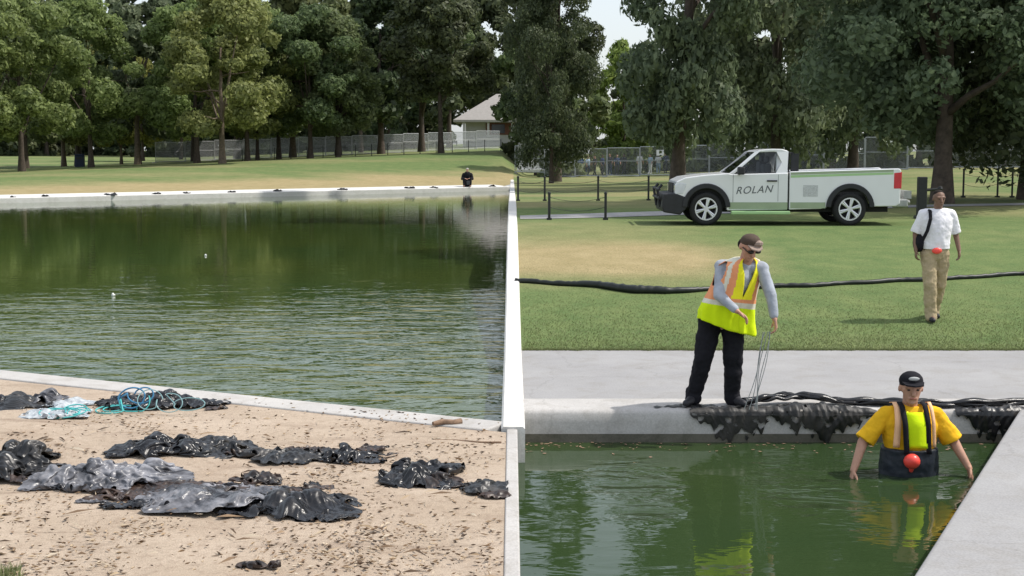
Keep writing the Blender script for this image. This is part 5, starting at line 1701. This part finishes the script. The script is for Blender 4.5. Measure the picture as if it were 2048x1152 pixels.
# --- worker standing in the near pool
def worker_water():
    d = 11.85
    k = 1.05
    base = Vector((px2x(1832, d), d, WB - 0.02))
    root = empty('person', base, 0, 'person in yellow shirt, black cap and chest waders standing in the pool', 'person')
    root.scale = (1.07, 1.0, 1.0)
    S = lambda x, y, z: Vector((x, y, z)) * k
    waist = S(0, 0.0, 0.05); chest = S(0, 0.0, 0.36); neck = S(-0.005, -0.01, 0.60)
    shL, shR = S(-0.19, 0, 0.525), S(0.19, 0, 0.525)
    elL, wrL = S(-0.375, -0.03, 0.29), S(-0.475, -0.16, 0.075)
    elR, wrR = S(0.345, -0.03, 0.29), S(0.43, -0.16, 0.095)
    hc = S(-0.008, -0.035, 0.745)
    b = MB()
    P = head(b, hc, yaw=R(-4), pitch=R(4), k=1.16)
    b.limb(neck - Vector((0, 0, 0.06)), hc + Vector((0, 0.02, -0.05)), 0.066, 0.06)
    b.limb(waist, chest, 0.13, 0.135); b.limb(chest, chest.lerp(neck, 0.5), 0.12, 0.08); b.limb(shL, shR, 0.052, 0.052)
    hipL, hipR = S(-0.10, 0, -0.08), S(0.10, 0, -0.08)
    for h, x in ((hipL, -0.12), (hipR, 0.12)):
        b.limb(h, S(x, 0.02, -0.48), 0.09, 0.06); b.limb(S(x, 0.02, -0.48), S(x, 0.05, -0.86), 0.058, 0.04); b.limb(S(x, 0.05, -0.86), S(x, -0.10, -0.90), 0.035, 0.03)
    for s, e, w in ((shL, elL, wrL), (shR, elR, wrR)):
        b.limb(s, e, 0.058, 0.047); b.limb(e, w, 0.046, 0.030)
    hand(b, wrL, (-0.25, -0.35, -0.9), (0.9, 0.1, 0.1), -1, 0.45, 1.1); hand(b, wrR, (0.12, -0.3, -0.9), (-0.9, 0.1, 0.1), 1, 0.6, 1.1)
    remesh('body', b, 0.0075, M['skin_b'], root, smooth_it=3)
    sh = MB()
    for z, rx, ry in ((0, 0, 0),): pass
    sh.loft([((0, 0, 0.20 * k), 0.19 * k, 0.155 * k), ((0, 0, 0.34 * k), 0.215 * k, 0.165 * k), ((0, 0, 0.46 * k), 0.225 * k, 0.155 * k), ((0, 0, 0.55 * k), 0.19 * k, 0.12 * k), ((0, -0.005, 0.605 * k), 0.10 * k, 0.085 * k)], 28)
    for s, e in ((shL, elL), (shR, elR)):
        sh.tube([s, s.lerp(e, 0.5), s.lerp(e, 0.95)], [0.072, 0.080, 0.090], 16); sh.limb(neck - Vector((0, 0, 0.05)), s + Vector((0, 0, 0.005)), 0.075, 0.070, 14)
    remesh('shirt', sh, 0.009, M['yellow_shirt'], root, smooth_it=3, disp=0.024)
    wd = MB()
    wd.loft([((0, 0, -0.30 * k), 0.21 * k, 0.17 * k), ((0, 0, -0.02 * k), 0.235 * k, 0.19 * k), ((0, 0, 0.15 * k), 0.232 * k, 0.188 * k), ((0, -0.005, 0.245 * k), 0.225 * k, 0.182 * k)], 32)
    for x in (-0.12, 0.12):
        wd.limb(S(x, 0, -0.2), S(x, 0.02, -0.5), 0.12, 0.10); wd.limb(S(x, 0.02, -0.5), S(x, 0.05, -0.86), 0.10, 0.075); wd.limb(S(x, 0.05, -0.88), S(x, -0.12, -0.92), 0.06, 0.05)
    remesh('waders', wd, 0.012, M['navy_wader'], root, smooth_it=3, disp=0.02)
    # vest front panels, straps
    def band(nm, mat, x0, x1, z0, z1, off, w):
        mb = MB(); V = []
        N = 12
        for i in range(N):
            t = i / (N - 1)
            x = x0 + (x1 - x0) * t; z = z0 + (z1 - z0) * t
            q = max(0.0, 1 - (x / 0.24) ** 2) ** 0.5
            depth = (0.178 if z < 0.46 else 0.178 - 0.10 * ((z - 0.46) / 0.17) ** 1.5) * q + 0.012 + off
            for s in (-1, 1): V.append(S(x + s * w, -depth, z))
        if z1 > 0.58:
            N += 2
            for (yy, zz) in ((-0.035, 0.633), (0.05, 0.615)):
                for s in (-1, 1): V.append(S(x1 + s * w, yy, zz))
        mb.add(V, [(2 * i, 2 * i + 1, 2 * i + 3, 2 * i + 2) for i in range(N - 1)])
        o = mb.build(nm, mat, root, smooth=True)
        sd = o.modifiers.new('t', 'SOLIDIFY'); sd.thickness = 0.006; sd.offset = 0
    band('vest_front', M['vis_yellow'], 0.012, 0.0, 0.27, 0.565, 0.004, 0.080)
    band('vest_trim', M['vis_peach'], -0.145, -0.130, 0.27, 0.60, 0.006, 0.026)
    band('vest_trim', M['vis_peach'], 0.155, 0.135, 0.27, 0.60, 0.006, 0.014)
    band('vest_tape', M['vis_gold'], -0.055, -0.066, 0.27, 0.575, 0.008, 0.012)
    band('suspender', M['black_cloth'], -0.072, -0.098, 0.22, 0.615, 0.020, 0.021)
    band('suspender', M['black_cloth'], 0.105, 0.083, 0.22, 0.615, 0.020, 0.020)
    MB().ball(S(-0.035, -0.215, 0.165), 0.068, 18).limb(S(-0.035, -0.215, 0.11), S(-0.035, -0.205, 0.085), 0.022, 0.018).build('float_ball', M['red_ball'], root, smooth=True)
    # cap with an embroidered patch
    cp = MB(); cp.ball(P(0, 0.012, 0.062), (0.100, 0.113, 0.088), 16)
    c = remesh('cap', cp, 0.008, M['black_cloth'], root, smooth_it=2)
    bv = MB(); Pb = [P(-0.078, -0.06, 0.060), P(-0.062, -0.130, 0.052), P(0, -0.158, 0.050), P(0.062, -0.130, 0.052), P(0.078, -0.06, 0.060)]
    bv.add(Pb + [p + Vector((0, 0, 0.012)) for p in Pb], [(0, 1, 2, 3, 4), (9, 8, 7, 6, 5), (0, 5, 6, 1), (1, 6, 7, 2), (2, 7, 8, 3), (3, 8, 9, 4), (4, 9, 5, 0)]).build('brim', M['black_cloth'], c)
    MB().ball(P(0, -0.086, 0.100), (0.046, 0.012, 0.018), 12).build('emblem', M['emblem'], c)
    MB().ball(P(0, 0.030, 0.014), (0.094, 0.088, 0.074), 14).build('hair', M['hair_dark'], root, smooth=True)
    eyes(P, root, 1.16)
    MB().limb(P(-0.018, -0.090, -0.056), P(0.018, -0.090, -0.056), 0.006, 0.006, 8).build('mouth', M['lip'], root)
worker_water()

# --- person walking down the lawn
def walker():
    p = hit(1866, 641, 18)
    k = 1.03
    root = empty('person', p, 0, 'person in white t-shirt and khaki trousers walking down the lawn', 'person')
    S = lambda x, y, z: Vector((x, y, z)) * k
    hipL, hipR = S(-0.09, 0, 0.93), S(0.09, 0, 0.93)
    kneeL, kneeR = S(-0.085, -0.10, 0.51), S(0.095, 0.05, 0.51)
    ankL, ankR = S(-0.065, -0.10, 0.09), S(0.075, 0.26, 0.115)
    waist, chest, neck = S(0, 0, 1.06), S(0.01, -0.01, 1.34), S(0.01, -0.01, 1.55)
    shL, shR = S(-0.185, 0, 1.475), S(0.205, 0, 1.475)
    elL, wrL = S(-0.265, 0.05, 1.20), S(-0.275, -0.02, 0.98)
    elR, wrR = S(0.295, 0.06, 1.20), S(0.32, -0.03, 0.98)
    hc = S(0.02, -0.03, 1.685)
    b = MB()
    P = head(b, hc, yaw=R(5), pitch=R(6), k=1.05)
    b.limb(neck - Vector((0, 0, 0.06)), hc + Vector((0, 0.02, -0.05)), 0.066, 0.06)
    b.limb(waist, chest, 0.12, 0.13); b.limb(chest, chest.lerp(neck, 0.6), 0.12, 0.08); b.limb(shL, shR, 0.052, 0.052); b.limb((hipL + hipR) / 2, waist, 0.14, 0.13)
    for h, kn, a in ((hipL, kneeL, ankL), (hipR, kneeR, ankR)):
        b.limb(h, kn, 0.085, 0.058); b.limb(kn, a, 0.056, 0.038); b.limb(a, a + Vector((0, -0.14, -0.05)), 0.035, 0.03)
    for s, e, w in ((shL, elL, wrL), (shR, elR, wrR)):
        b.limb(s, e, 0.054, 0.044); b.limb(e, w, 0.043, 0.029)
    hand(b, wrL, (0, -0.2, -1), (1, 0, 0), -1, 0.6); hand(b, wrR, (0, -0.2, -1), (-1, 0, 0), 1, 0.6)
    remesh('body', b, 0.0075, M['skin_c'], root, smooth_it=3)
    tr = MB(); tr.limb((hipL + hipR) / 2 + Vector((0, 0, 0.03)), waist, 0.165, 0.155)
    for h, kn, a in ((hipL, kneeL, ankL), (hipR, kneeR, ankR)):
        tr.limb(h, kn, 0.118, 0.092, 14); tr.limb(kn, a, 0.092, 0.086, 14); tr.limb(a, a + Vector((0, -0.03, -0.03)), 0.086, 0.084, 14)
    remesh('trousers', tr, 0.010, M['khaki'], root, smooth_it=4, disp=0.038)
    sh = MB()
    sh.loft([((0.0, 0, 1.00 * k), 0.195 * k, 0.165 * k), ((0.0, 0, 1.12 * k), 0.19 * k, 0.165 * k), ((0.005, 0, 1.30 * k), 0.215 * k, 0.168 * k), ((0.01, 0, 1.42 * k), 0.225 * k, 0.15 * k), ((0.01, 0, 1.505 * k), 0.18 * k, 0.11 * k), ((0.01, -0.01, 1.55 * k), 0.09 * k, 0.085 * k)], 28)
    for s, e in ((shL, elL), (shR, elR)):
        sh.tube([s, s.lerp(e, 0.5), s.lerp(e, 0.92)], [0.070, 0.076, 0.086], 16); sh.limb(neck - Vector((0, 0, 0.05)), s + Vector((0, 0, 0.005)), 0.075, 0.070, 14)
    remesh('shirt', sh, 0.009, M['white_cloth'], root, smooth_it=3, disp=0.024)
    hr = MB(); hr.ball(P(0, 0.025, 0.055), (0.080, 0.090, 0.078), 14)
    remesh('hair', hr, 0.010, M['hair_dark'], root, smooth_it=2)
    eyes(P, root)
    sp = MB(); sp.tube([S(-0.11, 0.08, 1.555), S(-0.115, -0.09, 1.53), S(-0.13, -0.165, 1.42), S(-0.17, -0.172, 1.26), S(-0.215, -0.12, 1.13)], 0.024, 8, flat=0.5).build('strap', M['black_cloth'], root)
    bg_ = MB(); bg_.ball(S(-0.22, 0.05, 1.08), (0.075, 0.15, 0.14), 12); remesh('shoulder_bag', bg_, 0.012, M['black_cloth'], root, smooth_it=2)
    rd = MB(); rd.ball(S(-0.03, -0.168, 0.985), (0.075, 0.02, 0.045), 10); rd.build('red_pouch', M['red_ball'], root, smooth=True)
    shoe('shoe', root, ankL + Vector((0, 0.04, -0.09)), ankL + Vector((-0.02, -0.19, -0.09)))
    shoe('shoe', root, ankR + Vector((0, 0.04, -0.085)), ankR + Vector((0.02, -0.18, -0.105)))
walker()

# --- person sitting on the far bank
M['grey_cloth'] = cloth('grey_cloth', (0.10, 0.10, 0.11)); M['pale_hat'] = cloth('pale_hat', (0.5, 0.48, 0.44))
def sitter():
    x = -3.0
    for _ in range(5):
        y = fe(x) + 0.7; x = (935 - 1024) / FPX * y
    root = empty('person', (x, y, 0.075), 0, 'person in dark clothes sitting on the edge of the far bank', 'person')
    b = MB()
    P = head(b, Vector((0, 0.02, 1.12)), 0.2, 0.15, 1.1)
    b.limb((0, 0.2, 0.18), (0, 0.12, 0.80), 0.2, 0.19); b.limb((0, 0.1, 0.85), (0, 0.03, 1.05), 0.09, 0.06); b.limb((-0.24, 0.1, 0.82), (0.24, 0.1, 0.82), 0.09, 0.09)
    for s in (-1, 1):
        b.limb((s * 0.16, 0.1, 0.14), (s * 0.22, -0.32, 0.52), 0.10, 0.075); b.limb((s * 0.22, -0.32, 0.52), (s * 0.20, -0.42, 0.06), 0.07, 0.05); b.limb((s * 0.20, -0.42, 0.05), (s * 0.22, -0.58, 0.04), 0.05, 0.045)
        b.limb((s * 0.28, 0.08, 0.80), (s * 0.36, -0.1, 0.52), 0.07, 0.055); b.limb((s * 0.36, -0.1, 0.52), (s * 0.14, -0.38, 0.55), 0.05, 0.04)
        hand(b, Vector((s * 0.14, -0.38, 0.55)), (-s, -0.3, -0.2), (0, 0.2, -1), s, 0.5)
    remesh('body', b, 0.014, M['skin_a'], root, smooth_it=3)
    c = MB()
    c.limb((0, 0.2, 0.18), (0, 0.12, 0.80), 0.25, 0.25); c.limb((-0.24, 0.1, 0.82), (0.24, 0.1, 0.82), 0.12, 0.12)
    for s in (-1, 1):
        c.limb((s * 0.28, 0.08, 0.80), (s * 0.36, -0.1, 0.52), 0.10, 0.085); c.limb((s * 0.36, -0.1, 0.52), (s * 0.17, -0.35, 0.55), 0.08, 0.06)
    remesh('jacket', c, 0.02, M['black_cloth'], root, smooth_it=3, disp=0.03)
    t = MB()
    for s in (-1, 1):
        t.limb((s * 0.16, 0.1, 0.14), (s * 0.22, -0.32, 0.52), 0.135, 0.11); t.limb((s * 0.22, -0.32, 0.52), (s * 0.20, -0.42, 0.06), 0.105, 0.085)
    remesh('trousers', t, 0.02, M['black_cloth'], root, smooth_it=3)
    MB().ball(P(0, 0.015, 0.07), (0.1, 0.11, 0.075), 12).build('hat', M['pale_hat'], root, smooth=True)
    MB().box(-0.03, 0.17, -0.62, -0.54, 0.14, 0.40).build('pale_bag', M['grey_cloth'], root, bevel=0.02)
sitter()

# --- visitors behind the fence: small, one mesh each
cols = {'blue': (0.05, 0.12, 0.30), 'white': (0.72, 0.72, 0.74), 'dark': (0.03, 0.03, 0.04), 'pale blue': (0.35, 0.47, 0.60), 'red': (0.45, 0.10, 0.08), 'navy': (0.03, 0.05, 0.12)}
def visitor_mesh(seed):
    rng = np.random.default_rng(seed)
    b = MB()
    st = rng.uniform(0.03, 0.12)
    head(b, Vector((0, -0.02, 1.60)))
    b.limb((0, 0, 1.38), (0, 0, 1.52), 0.07, 0.06); b.limb((0, 0, 0.95), (0, 0, 1.28), 0.15, 0.18); b.limb((-0.17, 0, 1.38), (0.17, 0, 1.38), 0.075, 0.075)
    for s in (-1, 1):
        b.limb((s * 0.09, 0, 0.9), (s * 0.10, -st * s, 0.48), 0.10, 0.075); b.limb((s * 0.10, -st * s, 0.48), (s * 0.10, st * s, 0.06), 0.07, 0.05); b.limb((s * 0.10, st * s, 0.05), (s * 0.10, st * s - 0.16, 0.04), 0.045, 0.04)
        e = (s * rng.uniform(0.24, 0.30), rng.uniform(-0.1, 0.05), 1.12); w = (s * 0.25, -0.12, rng.uniform(0.86, 1.05))
        b.limb((s * 0.19, 0, 1.36), e, 0.06, 0.05); b.limb(e, w, 0.045, 0.035); b.ball((w[0], w[1], w[2] - 0.06), (0.03, 0.04, 0.07), 8)
    o = remesh('visitor', b, 0.025, None, None, smooth_it=2)
    me = o.data
    bpy.data.objects.remove(o)
    mi = []
    for f in me.polygons:
        c = f.center
        if c.z > 1.64 and c.y > -0.06: mi.append(3)
        elif c.z > 1.47 or (abs(c.x) > 0.2 and c.z < 1.12): mi.append(2)
        elif c.z > 0.92: mi.append(0)
        else: mi.append(1)
    me.polygons.foreach_set('material_index', mi)
    return me
vm = [visitor_mesh(i) for i in range(4)]
cm = {k: cloth('visitor_' + k.replace(' ', '_'), v) for k, v in cols.items()}
vis = [(1120, 'dark', 'navy'), (1134, 'blue', 'dark'), (1150, 'navy', 'blue'), (1160, 'blue', 'dark'), (1174, 'pale blue', 'navy'), (1188, 'dark', 'dark'), (1203, 'navy', 'dark'), (1218, 'dark', 'navy'), (1232, 'navy', 'dark'),
       (1246, 'dark', 'dark'), (1277, 'white', 'white'), (1298, 'pale blue', 'white'), (1314, 'white', 'pale blue'), (1328, 'navy', 'dark')]
random.seed(8)
nth = {}
for i, (px, a, t) in enumerate(vis):
    me = vm[i % 4].copy()
    nth[a] = nth.get(a, 0) + 1
    o = link('person', me, [cm[a], cm[t], M['skin_a' if i % 3 else 'skin_c'], M['hair_dark']], None, ground(px, 118 + random.uniform(-3, 3)))
    o.rotation_euler = (0, 0, random.uniform(-1.2, 1.2)); o.scale = (1.1, 1.1, random.uniform(0.98, 1.08))
    w = ['first', 'second', 'third', 'fourth', 'fifth'][nth[a] - 1]
    tag(o, 'distant visitor in %s top near the chain-link fence, %s such from the left' % (a, w), 'person', 'visitors near the chain-link fence')
# white barrier left of the visitors
bp = ground(1034, 117)
tag(MB().prism([(0, 0), (0.0, 0.25), (0.0, 0.95), (2.9, 0.95), (2.9, 0.0)], -0.12, 0.12).prism([(-0.02, -0.1), (-0.02, 0.2), (2.92, 0.2), (2.92, -0.1)], -0.3, 0.3).build('barrier', M['white_sheet'], loc=bp, bevel=0.03), 'low white barrier at the left end of the chain-link fence', 'barrier')
